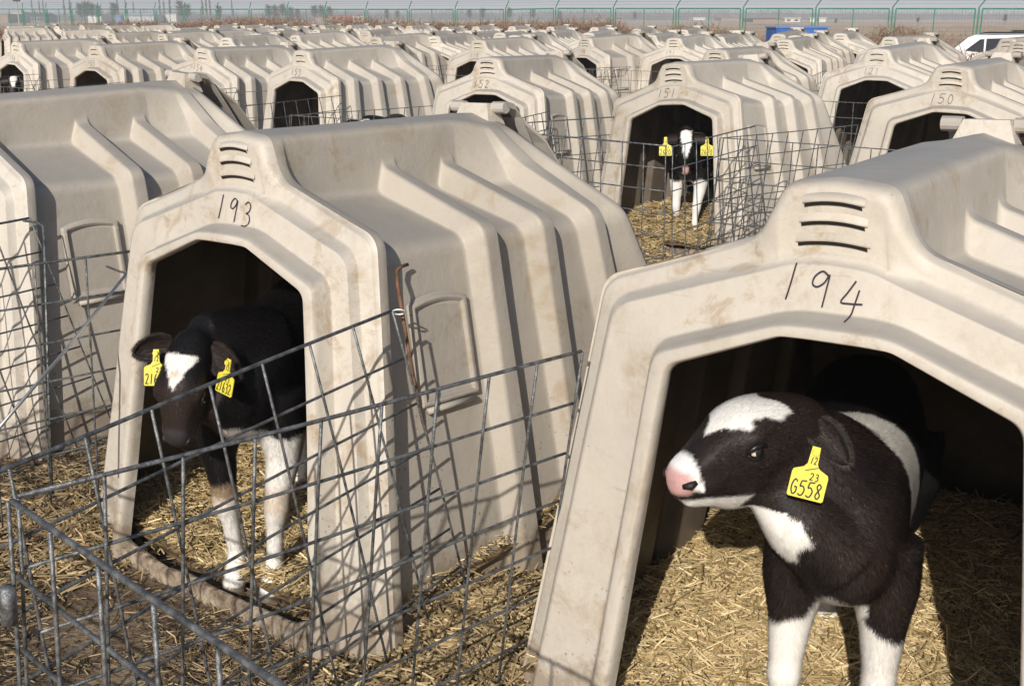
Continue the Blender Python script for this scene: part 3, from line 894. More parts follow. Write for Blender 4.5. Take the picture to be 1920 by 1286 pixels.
# heaps between the hutches
def heap(cx, cy, rx, ry, h, n, label, c1=GOLD1, c2=GOLD2):
    f = lambda x, y: near_height(x, y) + h * np.exp(-(((x - cx) / rx) ** 2 + ((y - cy) / ry) ** 2)) * (.7 + .6 * fbm(x, y, 5, 3))
    gx, gy = np.linspace(cx - 2 * rx, cx + 2 * rx, 30), np.linspace(cy - 2 * ry, cy + 2 * ry, 30)
    o = add_obj('straw_heap', grid_mesh(gx, gy, lambda X, Y: f(X, Y) - .008, 'straw_heap', M['bedding']))
    tag(o, label, 'straw', kind='stuff')
    X = rng.normal(cx, rx * .75, n); Y = rng.normal(cy, ry * .75, n)
    s = add_obj('loose_straw', straw_blades('loose_straw', X, Y, f, .03, .09, c1, c2, .01), o); tag(s, kind='stuff')
pA = at_z(905, 1150, .08)
heap(pA.x, pA.y, .26, .34, .10, 5200, 'straw heaped between hutch 193 and the wire pen of hutch 194', (.22, .15, .07), (.55, .42, .22))
pB = at_z(130, 960, .05)
heap(pB.x, pB.y, .30, .30, .05, 3500, 'straw heap at the foot of the leftmost near hutch', (.20, .135, .065), (.52, .39, .20))
pC = at_z(1240, 462, .04)
heap(pC.x, pC.y, .40, .25, .04, 1500, 'straw spilled in front of the doorway of hutch 151')
# ------------------------------------------------------------------ calves
M['coat'] = attr_mat('coat', .50, .22)
M['coat'].node_tree.nodes['Principled BSDF'].inputs['Sheen Weight'].default_value = .0
M['tag'] = vary_mat('yellow_tag', (.70, .60, .05), (.80, .71, .08), 60, .45)
M['tagink'] = simple_mat('tag_ink', (.015, .013, .02), .6)
M['lid'] = simple_mat('eyelid_skin', (.010, .0075, .007), .35)
M['eye'] = simple_mat('eye_wet', (.012, .009, .008), .08, 0, .8)
M['eyewhite'] = simple_mat('eye_white', (.62, .52, .45), .3)
M['nostril'] = simple_mat('nostril_dark', (.012, .006, .006), .6)

def loft_closed(mb, secs, n=20, head=False):
    rings = []
    for c, rx, up, hw, hu, hd in secs:
        ring = []
        for k in range(n):
            a = 2 * math.pi * k / n; ca, sa = math.cos(a), math.sin(a)
            e = .86 if not head else (.66 if sa > 0 else .9)
            x = math.copysign(abs(ca) ** (.86 if not head else .8), ca) * hw * (1 - (.38 * abs(sa) if head and sa < 0 else 0)); z = math.copysign(abs(sa) ** e, sa) * (hu if sa > 0 else hd)
            ring.append(Vector(c) + rx * x + up * z)
        rings.append(ring)
    vs = [v for r_ in rings for v in r_]; m_ = len(rings)
    fs = []
    for i in range(m_ - 1):
        for k in range(n): fs.append((i * n + k, i * n + (k + 1) % n, (i + 1) * n + (k + 1) % n, (i + 1) * n + k))
    fs.append(tuple(range(n - 1, -1, -1))); fs.append(tuple((m_ - 1) * n + k for k in range(n)))
    mb.add(vs, fs)

def catmull(secs, k=3):
    """interpolate section tuples (y,zc,hw,hu,hd)"""
    out = []
    for i in range(len(secs) - 1):
        a = secs[max(i - 1, 0)]; b = secs[i]; c = secs[i + 1]; d = secs[min(i + 2, len(secs) - 1)]
        for j in range(k):
            t = j / k
            out.append(tuple(.5 * (2 * q1 + (q2 - q0) * t + (2 * q0 - 5 * q1 + 4 * q2 - q3) * t * t + (3 * q1 - q0 - 3 * q2 + q3) * t ** 3) for q0, q1, q2, q3 in zip(a, b, c, d)))
    out.append(secs[-1]); return out

def remeshed(mb, vox, smooth_it):
    me = mesh_from('tmp', mb.v, mb.f)
    o = add_obj('tmp', me)
    r = o.modifiers.new('r', 'REMESH'); r.mode = 'VOXEL'; r.voxel_size = vox
    s = o.modifiers.new('s', 'SMOOTH'); s.factor = .5; s.iterations = smooth_it
    dg = bpy.context.evaluated_depsgraph_get(); dg.update()
    ev = o.evaluated_get(dg)
    m2 = bpy.data.meshes.new_from_object(ev)
    bpy.data.objects.remove(o); bpy.data.meshes.remove(me)
    return m2

def make_calf(pos, yaw, poll, nose, roll, patch, label, vox=.009, fur=0, legs=None, ears=None, tags=(), hscale=1.0, withers=(0, .17, .72), eye=True, rearshift=0.0, seed=1, hips=0.0, bs=1.0, earscale=1.0):
    Rm = Matrix.Translation(pos) @ Matrix.Rotation(yaw, 4, 'Z') @ Matrix.Scale(bs, 4); Ri = Rm.inverted()
    root = empty('calf', pos, (0, 0, yaw)); root.scale = (bs, bs, bs); tag(root, label, 'calf', 'calves in the hutches')
    pl, ns = Ri @ Vector(poll), Ri @ Vector(nose)
    f = (ns - pl).normalized(); up = Vector((0, 0, 1)); up = (up - f * up.dot(f)).normalized(); lat = f.cross(up)
    q = Matrix.Rotation(roll, 3, f); up = q @ up; lat = q @ lat
    Hd = lambda t, l_, u: pl + (f * t + lat * l_ + up * u) * hscale
    mb = MB()
    X, Z = Vector((1, 0, 0)), Vector((0, 0, 1))
    tor = [(-.085, .555, .045, .06, .06), (-.05, .57, .085, .10, .10), (.02, .585, .112, .14, .15), (.10, .60, .122, .155, .165), (.22, .60, .130, .155, .165), (.36, .595, .145, .150, .165), (.50, .605, .148, .150, .155), (.61, .63, .138, .135, .140), (.70, .645, .118, .115, .125), (.765, .645, .075, .075, .09)]
    loft_closed(mb, [(Vector((hips * max(0, (y - .1) / .6), y, zc)), X, Z, hw, hu, hd) for y, zc, hw, hu, hd in catmull(tor)], 24)
    # neck: from shoulders to the back of the head
    w0 = Vector((0, .10, .63)); w1 = pl - f * .015 * hscale - up * .012 * hscale
    ctrl = (w0 + w1) / 2 + Vector((0, -.02, .02))
    secs = []
    for i in range(7):
        t = i / 6
        p = w0 * (1 - t) ** 2 + ctrl * 2 * t * (1 - t) + w1 * t * t
        tg = ((ctrl - w0) * (1 - t) + (w1 - ctrl) * t).normalized()
        r_ = X - tg * X.dot(tg); r_ = r_.normalized() if r_.length > .1 else Vector((0, 1, 0))
        u_ = r_.cross(tg).normalized()
        if u_.z < 0: u_ = -u_
        hw = .122 * (1 - t) + .062 * hscale * t; hh = .158 * (1 - t) + .082 * hscale * t
        secs.append((p, r_, u_, hw, hh, hh))
    loft_closed(mb, secs, 20)
    # throat line
    mb.tube([Vector((0, -.03, .56)), (Vector((0, -.06, .59)) + Hd(.085, 0, -.07)) / 2 + Vector((0, -.012, -.008)), Hd(.080, 0, -.052)], [.085, .075, .050 * hscale], 14)
    hs = [(-.045, 0, .030, .040, .030), (-.02, 0, .050, .062, .052), (.02, 0, .061, .078, .070), (.07, 0, .066, .088, .085), (.11, 0, .068, .091, .096), (.142, 0, .065, .086, .100), (.172, 0, .056, .072, .094), (.198, 0, .047, .055, .082), (.218, 0, .042, .042, .070), (.238, -.003, .038, .030, .058), (.254, -.006, .035, .025, .048), (.267, -.010, .029, .019, .038), (.276, -.013, .018, .010, .025)]
    loft_closed(mb, [(Hd(t, 0, uo), lat, up, hw * hscale, hu * hscale, hd * hscale) for t, uo, hw, hu, hd in catmull(hs)], 28, True)
    for s in (-1, 1):                                     # brow, cheek, nostril wing
        mb.tube([Hd(.11, s * .052, .054), Hd(.142, s * .055, .050), Hd(.168, s * .047, .038)], [.013, .017, .010], 10)
        mb.tube([Hd(.125, s * .056, .010), Hd(.15, s * .055, .006), Hd(.175, s * .046, .004)], [.008, .012, .008], 8)
        mb.tube([Hd(.035, s * .040, -.02), Hd(.075, s * .046, -.035), Hd(.12, s * .036, -.045)], [.034, .030, .022], 10)
        mb.tube([Hd(.16, s * .034, -.010), Hd(.21, s * .036, -.018), Hd(.245, s * .034, -.022)], [.016, .016, .015], 10)
        mb.tube([Hd(.240, s * .024, .002), Hd(.258, s * .023, -.006)], [.015, .012], 10)
    mb.tube([Hd(.11, 0, -.070), Hd(.18, 0, -.066), Hd(.250, 0, -.052)], [.026, .022, .018], 10)
    lg = legs or {}
    hoofpos = []
    for key, sx, fore in (('fl', -1, 1), ('fr', 1, 1), ('rl', -1, 0), ('rr', 1, 0)):
        dx, dy = lg.get(key, (0, 0))
        if fore:
            P = [(sx * .070, .06, .56), (sx * .088, .05, .46), (sx * .090, .04, .385), (sx * .088 + dx * .4, .025 + dy * .4, .29), (sx * .087 + dx * .5, .018 + dy * .5, .255), (sx * .085 + dx * .7, .022 + dy * .7, .20), (sx * .083 + dx * .9, .025 + dy * .9, .115), (sx * .083 + dx, .018 + dy, .078), (sx * .083 + dx, -.002 + dy, .045), (sx * .083 + dx, -.018 + dy, .0)]
            r_ = [.085, .066, .046, .034, .035, .024, .022, .028, .030, .036]
        else:
            hx = hips
            P = [(sx * .085 + hx, .60, .60), (sx * .10 + hx, .56, .49), (sx * .10 + hx, .585, .40), (sx * .10 + hx + dx * .4, .665 + dy * .4, .305), (sx * .098 + hx + dx * .5, .675 + dy * .5, .27), (sx * .096 + hx + dx * .7, .655 + dy * .7, .19), (sx * .095 + hx + dx * .9, .64 + dy * .9, .115), (sx * .095 + hx + dx, .63 + dy, .08), (sx * .095 + hx + dx, .612 + dy, .045), (sx * .095 + hx + dx, .595 + dy, .0)]
            r_ = [.105, .088, .060, .036, .033, .025, .023, .029, .031, .036]
        mb.tube(P, r_, 14)
        hoofpos.append(Vector(P[-1]))
    mb.tube([(hips, .755, .70), (hips + .01, .79, .64), (hips + .015, .80, .52), (hips + .02, .79, .38)], [.026, .018, .013, .018], 10)
    me = remeshed(mb, vox, 5 if vox < .012 else 2)
    me.name = 'coat_body'
    n = len(me.vertices)
    co = np.empty(n * 3, dtype=np.float32); me.vertices.foreach_get('co', co); co = co.reshape(-1, 3)
    co[:, 2] = np.maximum(co[:, 2], 0)
    me.vertices.foreach_set('co', co.ravel())
    def headc(P):
        d = (P - np.array(pl)) / hscale
        return d @ np.array(f), d @ np.array(lat), d @ np.array(up)
    col = patch(co, headc(co))
    hoof = (co[:, 2] < .032); col[hoof] = np.array((.16, .125, .09))
    at = me.color_attributes.new('col', 'FLOAT_COLOR', 'POINT')
    at.data.foreach_set('color', np.concatenate([col, np.ones((n, 1))], 1).astype(np.float32).ravel())
    me.materials.clear(); me.materials.append(M['coat'])
    me.polygons.foreach_set('use_smooth', [True] * len(me.polygons))
    body = add_obj('body', me, root)
    # ears
    E_ = ears or {-1: (Vector((-.25, -1.0, .10)), None), 1: (Vector((-.25, 1.0, .10)), None)}
    earinfo = {}
    for s in (-1, 1):
        spec = E_.get(s)
        if spec is None: continue
        d0 = spec[0]; face = spec[1]; inworld = len(spec) > 2
        droot = Hd(.015, s * .060, .034)
        dv = (f * d0.x + lat * d0.y + up * d0.z).normalized() if not inworld else (Ri.to_3x3() @ d0).normalized()
        nrm = (f * face.x + lat * face.y + up * face.z) if face is not None else (f * .9 - up * .15 + lat * s * .2)
        if inworld: nrm = Ri.to_3x3() @ face
        nrm = (nrm - dv * nrm.dot(dv)).normalized(); wd = dv.cross(nrm)
        L_ = .128 * hscale * earscale; vs, fs, cs = [], [], []
        NL, NW = 12, 9
        for layer in (0, 1):
            for i in range(NL + 1):
                t = i / NL; w_ = .046 * hscale * earscale * math.sin(math.pi * min(1, .20 + t * .80)) ** .55 * (1 - .12 * t)
                if i == NL: w_ *= .05
                for k in range(NW + 1):
                    u = k / NW * 2 - 1
                    cup = (.022 * u * u - .010) * hscale * (1 - t * .5)
                    vs.append(droot + dv * (L_ * t - .01) + wd * (w_ * u) + nrm * (cup + (-.0045 if layer else 0)) - Vector((0, 0, 1)) * .018 * t * t * hscale)
                    c = (.012, .009, .009) if not layer else (.010, .008, .008)
                    if not layer and abs(u) < .5 and t < .75: c = (.030, .018, .015)
                    cs.append(c)
        st_ = (NL + 1) * (NW + 1)
        for i in range(NL):
            for k in range(NW):
                a = i * (NW + 1) + k
                fs.append((a, a + 1, a + NW + 2, a + NW + 1)); fs.append((st_ + a, st_ + a + NW + 1, st_ + a + NW + 2, st_ + a + 1))
            for k in (0, NW):
                a = i * (NW + 1) + k; fs.append((a, a + NW + 1, st_ + a + NW + 1, st_ + a))
        em = mesh_np('ear', np.array([tuple(v) for v in vs]), np.array(fs), M['coat'], True, np.array(cs))
        eo = add_obj('ear', em, root)
        if fur:
            ne = 5000; q2 = np.random.default_rng(seed + 50 + s); Vv = np.array([tuple(v) for v in vs]); lay = (NL + 1) * (NW + 1)
            ii = q2.integers(0, NL, ne); kk = q2.integers(0, NW, ne); fu, fv = q2.random(ne)[:, None], q2.random(ne)[:, None]; ly = q2.integers(0, 2, ne)
            edge_ = q2.random(ne) < .35; kk = np.where(edge_, np.where(q2.random(ne) < .5, 0, NW - 1), kk)
            a_ = ly * lay + ii * (NW + 1) + kk
            Pp = (Vv[a_] * (1 - fu) + Vv[a_ + NW + 1] * fu) * (1 - fv) + (Vv[a_ + 1] * (1 - fu) + Vv[a_ + NW + 2] * fu) * fv
            side = (kk / NW * 2 - 1 + .1)[:, None]; nn = np.array(nrm) * np.where(ly == 0, 1, -1)[:, None]
            D = np.array(dv) + np.array(wd) * side * .9 + nn * .35 + q2.normal(0, .25, (ne, 3)); D /= np.linalg.norm(D, axis=1)[:, None]
            Lh = q2.uniform(.006, .014, (ne, 1)); sdv = np.cross(D, nn); sdv /= np.linalg.norm(sdv, axis=1)[:, None] + 1e-9; sdv *= .0005
            T3 = np.stack([Pp - sdv, Pp + sdv, Pp + D * Lh], 1)
            ch = np.array((.020, .014, .012)) * q2.uniform(.3, 2.8, (ne, 1))
            hm_e = mesh_np('ear_hair', T3.reshape(-1, 3), np.arange(ne * 3).reshape(-1, 3), M['coat'], True, np.repeat(ch, 3, 0))
            eh = add_obj('ear_hair', hm_e, eo); tag(eh, kind='stuff')
        earinfo[s] = (droot, dv, nrm, wd, L_, eo)
    if eye:
        for s in (-1, 1):
            c = Hd(.145, s * .0545, .027)
            e = MB(); vs_, fs_ = [], []
            for rr, mt, nm_, offs in ((.0160, 'eye', 'eye', 0),):
                bmx = bmesh.new(); bmesh.ops.create_uvsphere(bmx, u_segments=16, v_segments=10, radius=rr * hscale)
                em = bpy.data.meshes.new('eye'); bmx.to_mesh(em); bmx.free(); em.materials.append(M['eye'])
                em.polygons.foreach_set('use_smooth', [True] * len(em.polygons))
                o = add_obj('eye', em, root); o.location = c
            w = MB(); w.tube([(f * .0080 + lat * s * .0130 + up * .000) * hscale, (f * .0130 + lat * s * .0085 - up * .001) * hscale], [.0042 * hscale, .0024 * hscale], 8)
            lid = MB()
            K = [f * math.cos(an) * .0185 + up * math.sin(an) * .0130 + lat * s * (.0060 + .0065 * math.sin(an)) for an in [math.pi * (.02 + .96 * a_ / 12) for a_ in range(13)]]
            lid.tube([k_ * hscale for k_ in K], [(.0022 + .0032 * math.sin(math.pi * q_ / 12)) * hscale for q_ in range(13)], 8)
            K = [f * math.cos(an) * .0185 - up * math.sin(an) * .0115 + lat * s * (.0060 + .0045 * math.sin(an)) for an in [math.pi * (.02 + .96 * a_ / 12) for a_ in range(13)]]
            lid.tube([k_ * hscale for k_ in K], [(.0018 + .0016 * math.sin(math.pi * q_ / 12)) * hscale for q_ in range(13)], 8)
            lid.build('eyelid', M['lid'], o, True)
            w.build('eye_white', M['eyewhite'], o, True)
    for s in (-1, 1):
        w = MB(); c = Hd(.266, s * .027, .004)
        w.tube([Hd(.250, s * .0365, -.007), Hd(.260, s * .0335, -.012), Hd(.270, s * .0245, -.014)], [.004 * hscale, .0075 * hscale, .004 * hscale], 8)
        w.build('nostril', M['nostril'], root, True)
    # ear tags
    for tg in tags:
        s = tg['ear']; droot, dv, nrm, wd, L_, eo = earinfo[s]
        o3 = droot + dv * L_ * tg.get('t', .55)
        if 'world' in tg: o3 = Ri @ Vector(tg['world'])
        tn = (Ri.to_3x3() @ Vector(tg['n'])).normalized(); tdown = Vector((0, 0, -1)); tdown = (Ri.to_3x3() @ Vector(tg.get('down', (0, 0, -1)))); tdown = (tdown - tn * tdown.dot(tn)).normalized()
        tx = tn.cross(tdown).normalized() * -1
        tx = -(tdown.cross(tn)).normalized()
        k = tg.get('scale', 1.0)
        out = [(-.008, -.005), (.008, -.005), (.010, .030), (.016, .038), (.034, .046), (.036, .052), (.036, .098), (.033, .101), (-.033, .101), (-.036, .098), (-.036, .052), (-.034, .046), (-.016, .038), (-.010, .030)]
        vs = []
        for off in (.0012, -.0012):
            for x, y in out: vs.append(o3 + (tx * x + tdown * y) * k + tn * (off + .004))
        m_ = len(out)
        fs = [tuple(range(m_)), tuple(range(2 * m_ - 1, m_ - 1, -1))] + [(i, (i + 1) % m_, m_ + (i + 1) % m_, m_ + i) for i in range(m_)]
        to = add_obj('ear_tag', mesh_from('ear_tag', vs, fs, M['tag']), root)
        to['label'] = 'yellow ear tag with handwritten number'
        tomap = lambda a, b_: o3 + (tx * a - tdown * b_) * k + tn * (.0060)
        allv, allf = [], []
        def put(text, x0, z0, h, w, adv, th):
            v2, f2 = write_strokes(text, x0, z0, h, w, adv, tomap, th)
            b0 = len(allv); allv.extend(v2); allf.extend([tuple(i + b0 for i in q_) for q_ in f2])
        big = tg['text']; adv = .064 / len(big)
        put(big, -.032, -.096, .030, adv * .85, adv, .0030)
        put('12', -.006, -.030, .014, .006, .0075, .0020)
        put('/', -.012, -.047, .014, .026, .02, .0016)
        put('23', .0, -.062, .014, .008, .010, .0022)
        pm = MB(); pm.tube([o3 + tdown * .006 * k, o3 + tdown * .006 * k + tn * .012], .0065, 10); pm.build('tag_pin', M['tag'], to)
        add_obj('tag_writing', mesh_from('tag_writing', allv, allf, M['tagink']), to)
    # short coat hairs
    if fur:
        tri = []
        me.calc_loop_triangles()
        nt_ = len(me.loop_triangles); T = np.empty(nt_ * 3, dtype=np.int32); me.loop_triangles.foreach_get('vertices', T); T = T.reshape(-1, 3)
        A, B, C = co[T[:, 0]], co[T[:, 1]], co[T[:, 2]]
        cr = np.cross(B - A, C - A); ar = np.linalg.norm(cr, axis=1)
        cen = (A + B + C) / 3
        hs_t, hs_l, hs_u = headc(cen)
        face_ = (hs_t > .215) & (np.abs(hs_l) < .06) & (np.abs(hs_u) < .07)
        wgt = ar * np.where(cen[:, 2] < .035, 0, 1) * np.where(face_, .15, 1.0) * np.where(cen[:, 1] > .45, .4, 1.0)
        r2 = np.random.default_rng(seed)
        pick = r2.choice(nt_, fur, p=wgt / wgt.sum())
        u = r2.random(fur); v = r2.random(fur); fl = u + v > 1; u[fl] = 1 - u[fl]; v[fl] = 1 - v[fl]
        Pt = A[pick] + (B - A)[pick] * u[:, None] + (C - A)[pick] * v[:, None]
        vn = np.empty(n * 3, dtype=np.float32); me.vertices.foreach_get('normal', vn); vn = vn.reshape(-1, 3)
        Nn = vn[T[pick, 0]] * (1 - u - v)[:, None] + vn[T[pick, 1]] * u[:, None] + vn[T[pick, 2]] * v[:, None]
        Nn /= np.linalg.norm(Nn, axis=1)[:, None] + 1e-9
        ht, hl, hu_ = headc(Pt)
        ish = ((ht > -.06) & (ht < .30) & (np.abs(hl) < .09) & (np.abs(hu_) < .125))[:, None]
        flow = np.where(ish, -np.array(f)[None], np.array([0, .55, -.85])[None])
        flow = flow + r2.normal(0, .22, (fur, 3))
        tg_ = flow - Nn * (flow * Nn).sum(1)[:, None]; tg_ /= np.linalg.norm(tg_, axis=1)[:, None] + 1e-9
        dr = tg_ + Nn * r2.uniform(.18, .50, (fur, 1)); dr /= np.linalg.norm(dr, axis=1)[:, None]
        Ln = r2.uniform(.006, .013, (fur, 1)) * np.where(ish, .62, 1.0)
        sd = np.cross(tg_, Nn) * r2.uniform(.0004, .0008, (fur, 1))
        V = np.stack([Pt - sd, Pt + sd, Pt + dr * Ln], 1)
        cF = patch(Pt, headc(Pt)); dk = cF.mean(1, keepdims=True) < .2; cF = np.where(dk, cF * r2.uniform(.3, 2.6, (fur, 1)), cF * r2.uniform(.86, 1.06, (fur, 1)) * np.array([1, .985, .955]))
        fm_ = mesh_np('short_coat', V.reshape(-1, 3), np.arange(fur * 3).reshape(-1, 3), M['coat'], True, np.repeat(cF, 3, 0))
        Nj = Nn + r2.normal(0, 1, (fur, 3)) * np.where(dk, .22, .07) + dr * .12; Nj /= np.linalg.norm(Nj, axis=1)[:, None]
        fm_.normals_split_custom_set_from_vertices(np.repeat(Nj, 3, 0).tolist())
        fo = add_obj('short_coat', fm_, body); tag(fo, kind='stuff')
    return root

BLACK = np.array((.0085, .0075, .0080)); BROWN = np.array((.025, .0165, .0135)); WHITE = np.array((.86, .84, .81)); PINK = np.array((.60, .36, .34)); TAN = np.array((.52, .38, .24))
def mixc(a, b, t): t = np.clip(t, 0, 1)[:, None]; return a * (1 - t) + b * t
def edge(v, w=.004): return np.clip(v / w + .5, 0, 1)
def jit3(P, s, seed): return fbm(P[:, 0] + P[:, 2] * .7 + 5, P[:, 1] + P[:, 2] * .6 + 9, s, seed) - .5
def inhead(h): t, l_, u = h; return (t > -.05) & (t < .31) & (np.abs(l_) < .085) & (u > -.115) & (u < .125)

def patch194(P, h):
    t, l_, u = h; x, y, z = P[:, 0], P[:, 1], P[:, 2]
    j = jit3(P, 22, 3) * .035; n2 = jit3(P, 9, 8)
    c = np.repeat(BLACK[None], len(P), 0)
    c = mixc(c, BROWN, (.55 + n2 * 1.4) * (y < .16))
    hd = inhead(h)
    # body marks
    band = np.minimum(y - (.115 + .05 * (z - .6)) + j, (.285 - .10 * (z - .6)) - y + j)
    c = mixc(c, WHITE, edge(np.minimum(band, z - .43), .01) * (~hd))
    low = .392 + j * 1.2 + .035 * np.cos(x * 18)
    c = mixc(c, WHITE, edge(low - z, .012))
    c = mixc(c, WHITE, edge(.050 - np.hypot(x + .0, (z - .43) * .8) + j * 1.5, .012) * (y < .05))
    # head
    al = np.abs(l_)
    blaze = np.minimum(.050 - .95 * np.clip(t - .155, 0, 1) - al + j * .7, np.minimum(t - .070 + .5 * (al - .03) + j * .8, .236 - t))
    c = mixc(c, WHITE, edge(np.minimum(blaze, u - .012), .004) * hd)
    mouth = -.040 - .10 * (.27 - t)
    c = mixc(c, WHITE, edge(np.minimum(t - .240 + j * .5, u - mouth - .010 - (t < .262) * .006), .004) * hd)
    c = mixc(c, PINK, edge(np.minimum(t - .254 + j * .5, np.minimum(.008 - u, u - mouth - .006)), .007) * hd)
    c = mixc(c, BLACK, edge(.0035 - np.abs(u - mouth), .003) * (t > .165) * hd)
    c = mixc(c, WHITE * .93, edge(np.minimum(mouth - .006 - u, t - .150 + j), .005) * hd)
    thr = np.minimum(1, 1 - np.hypot((t - .150) / .060, (u + .130) / .060)) * .04 + j * 1.4
    c = mixc(c, WHITE, edge(thr, .006) * (u < -.088 + .35 * np.clip(.10 - t, 0, 1)) * (y < .16))
    return c
def patch193(P, h):
    t, l_, u = h; x, y, z = P[:, 0], P[:, 1], P[:, 2]
    j = jit3(P, 22, 13) * .03; c = np.repeat(BLACK[None] * .8, len(P), 0)
    hd = inhead(h)
    c = mixc(c, BROWN * 1.1, .9 * np.clip((t - .10) / .05, 0, 1) * hd)
    tri = np.minimum(.044 - np.abs(l_ - .004) - .50 * np.clip(t - .06, -.2, 1) + j * .5, np.minimum(t - .045 + j * .4, u - .0))
    c = mixc(c, WHITE, edge(tri, .003) * hd)
    c = mixc(c, TAN, edge(.014 - np.hypot(l_ - .004, t - .105), .012) * .55 * hd * (u > .02))
    c = mixc(c, BLACK * 4, edge(t - .240, .006) * hd)  # paler nose tip: wet sheen put into the colour
    fore = y < .22
    c = mixc(c, WHITE, edge(.455 + j * 2 - z, .012) * fore * (x > .015))
    c = mixc(c, WHITE, edge(.285 + j * 2 - z, .012) * fore * (x < .015))
    c = mixc(c, TAN, edge(.030 - np.abs(z - .285) + j, .02) * .55 * fore)
    c = mixc(c, WHITE, edge(.055 - np.hypot(x - .02, z - .46) + j, .012) * (y < .05))
    c = mixc(c, WHITE * .95, edge(.36 + j * 2 - z, .012) * (~fore))
    return c
def patch151(P, h):
    t, l_, u = h; x, y, z = P[:, 0], P[:, 1], P[:, 2]
    j = jit3(P, 22, 23) * .03; c = np.repeat(BLACK[None] * .8, len(P), 0); hd = inhead(h)
    c = mixc(c, WHITE, edge(np.minimum(.040 - np.abs(l_) - .20 * np.clip(t - .04, 0, 1) + j * .5, .165 - t), .004) * hd * (u > 0))
    c = mixc(c, PINK, edge(t - .225, .01) * (np.abs(l_) < .022) * hd)
    c = mixc(c, WHITE, edge(.44 + j * 2 - z, .012) * (y < .25)); c = mixc(c, WHITE, edge(.30 - z + j, .012))
    c = mixc(c, WHITE, edge(np.minimum(y - .22, .38 - y) + j, .01) * (z > .42) * (z < .72))
    return c

make_calf((.700, 2.150, .0), -.30, at_y(1500, 812, 2.22), at_y(1248, 893, 2.06), R(0), patch194, 'black and white calf looking sideways out of hutch 194, yellow tag G558', .0085, 230000,
          legs={'fl': (-.015, 0), 'fr': (.01, .02), 'rl': (.05, -.02), 'rr': (.02, .05)}, hips=.03, bs=1.08, earscale=.60,
          ears={-1: (Vector((.80, -.42, -.62)), Vector((-.1, -1, .25)), 1), 1: (Vector((.6, .6, -.5)), Vector((.3, -1, .2)), 1)},
          tags=[dict(ear=-1, text='G558', n=(-.10, -1, .30), down=(-.22, -.05, -1), world=tuple(at_y(1530, 842, 2.06)), scale=.92)], seed=5, hscale=1.12)
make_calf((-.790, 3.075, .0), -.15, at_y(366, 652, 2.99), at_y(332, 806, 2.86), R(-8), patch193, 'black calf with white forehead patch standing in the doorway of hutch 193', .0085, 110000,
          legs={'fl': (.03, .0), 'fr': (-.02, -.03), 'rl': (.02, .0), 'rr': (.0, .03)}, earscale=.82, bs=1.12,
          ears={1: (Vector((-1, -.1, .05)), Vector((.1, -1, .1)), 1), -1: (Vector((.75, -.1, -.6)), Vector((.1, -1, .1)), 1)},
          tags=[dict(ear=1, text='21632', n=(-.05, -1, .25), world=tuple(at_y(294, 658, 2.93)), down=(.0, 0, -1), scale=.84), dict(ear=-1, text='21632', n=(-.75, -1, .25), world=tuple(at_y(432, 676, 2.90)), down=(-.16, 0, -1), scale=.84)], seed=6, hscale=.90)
make_calf((1.345, 8.60, .0), -.55, (1.300, 8.42, .830), (1.292, 8.34, .600), 0, patch151, 'black and white calf with a white blaze standing in hutch 151', .013, 0,
          legs={'fl': (.0, .03), 'fr': (.0, -.05)}, bs=1.08,
          ears={1: (Vector((-1, -.1, .0)), Vector((.1, -1, .1)), 1), -1: (Vector((1, -.1, .0)), Vector((.1, -1, .1)), 1)},
          tags=[dict(ear=1, text='2620', n=(-.05, -1, .25), t=.7, scale=1.2), dict(ear=-1, text='2620', n=(-.05, -1, .25), t=.7, scale=1.2)], seed=7, hscale=.95)
g156 = [r for r, v in ALL_HUTCHES if '156' in r['label']][0]
gx, gy = g156.location.x, g156.location.y
make_calf((gx + .02, gy + .52, .0), -.6, at_y(27, 152, 16.15), at_y(27, 167, 16.05), 0, patch151, 'black calf with white face in the doorway of hutch 156 at the left edge', .016, 0,
          ears={1: (Vector((-1, -.1, .0)), Vector((.1, -1, .1)), 1), -1: (Vector((1, -.1, -.2)), Vector((.1, -1, .1)), 1)},
          tags=[dict(ear=-1, text='2618', n=(0, -1, .25), t=.8, scale=1.5)], seed=8, hscale=1.2)
make_calf((-1.28, 10.75, .0), -.2, (-1.36, 10.55, .73), (-1.37, 10.42, .52), 0, patch151, 'black calf of which only the ears show above the ridge of hutch 193', .016, 0,
          ears={1: (Vector((-1, 0, .35)), Vector((.1, -1, .1)), 1), -1: (Vector((1, 0, .35)), Vector((.1, -1, .1)), 1)}, seed=9)
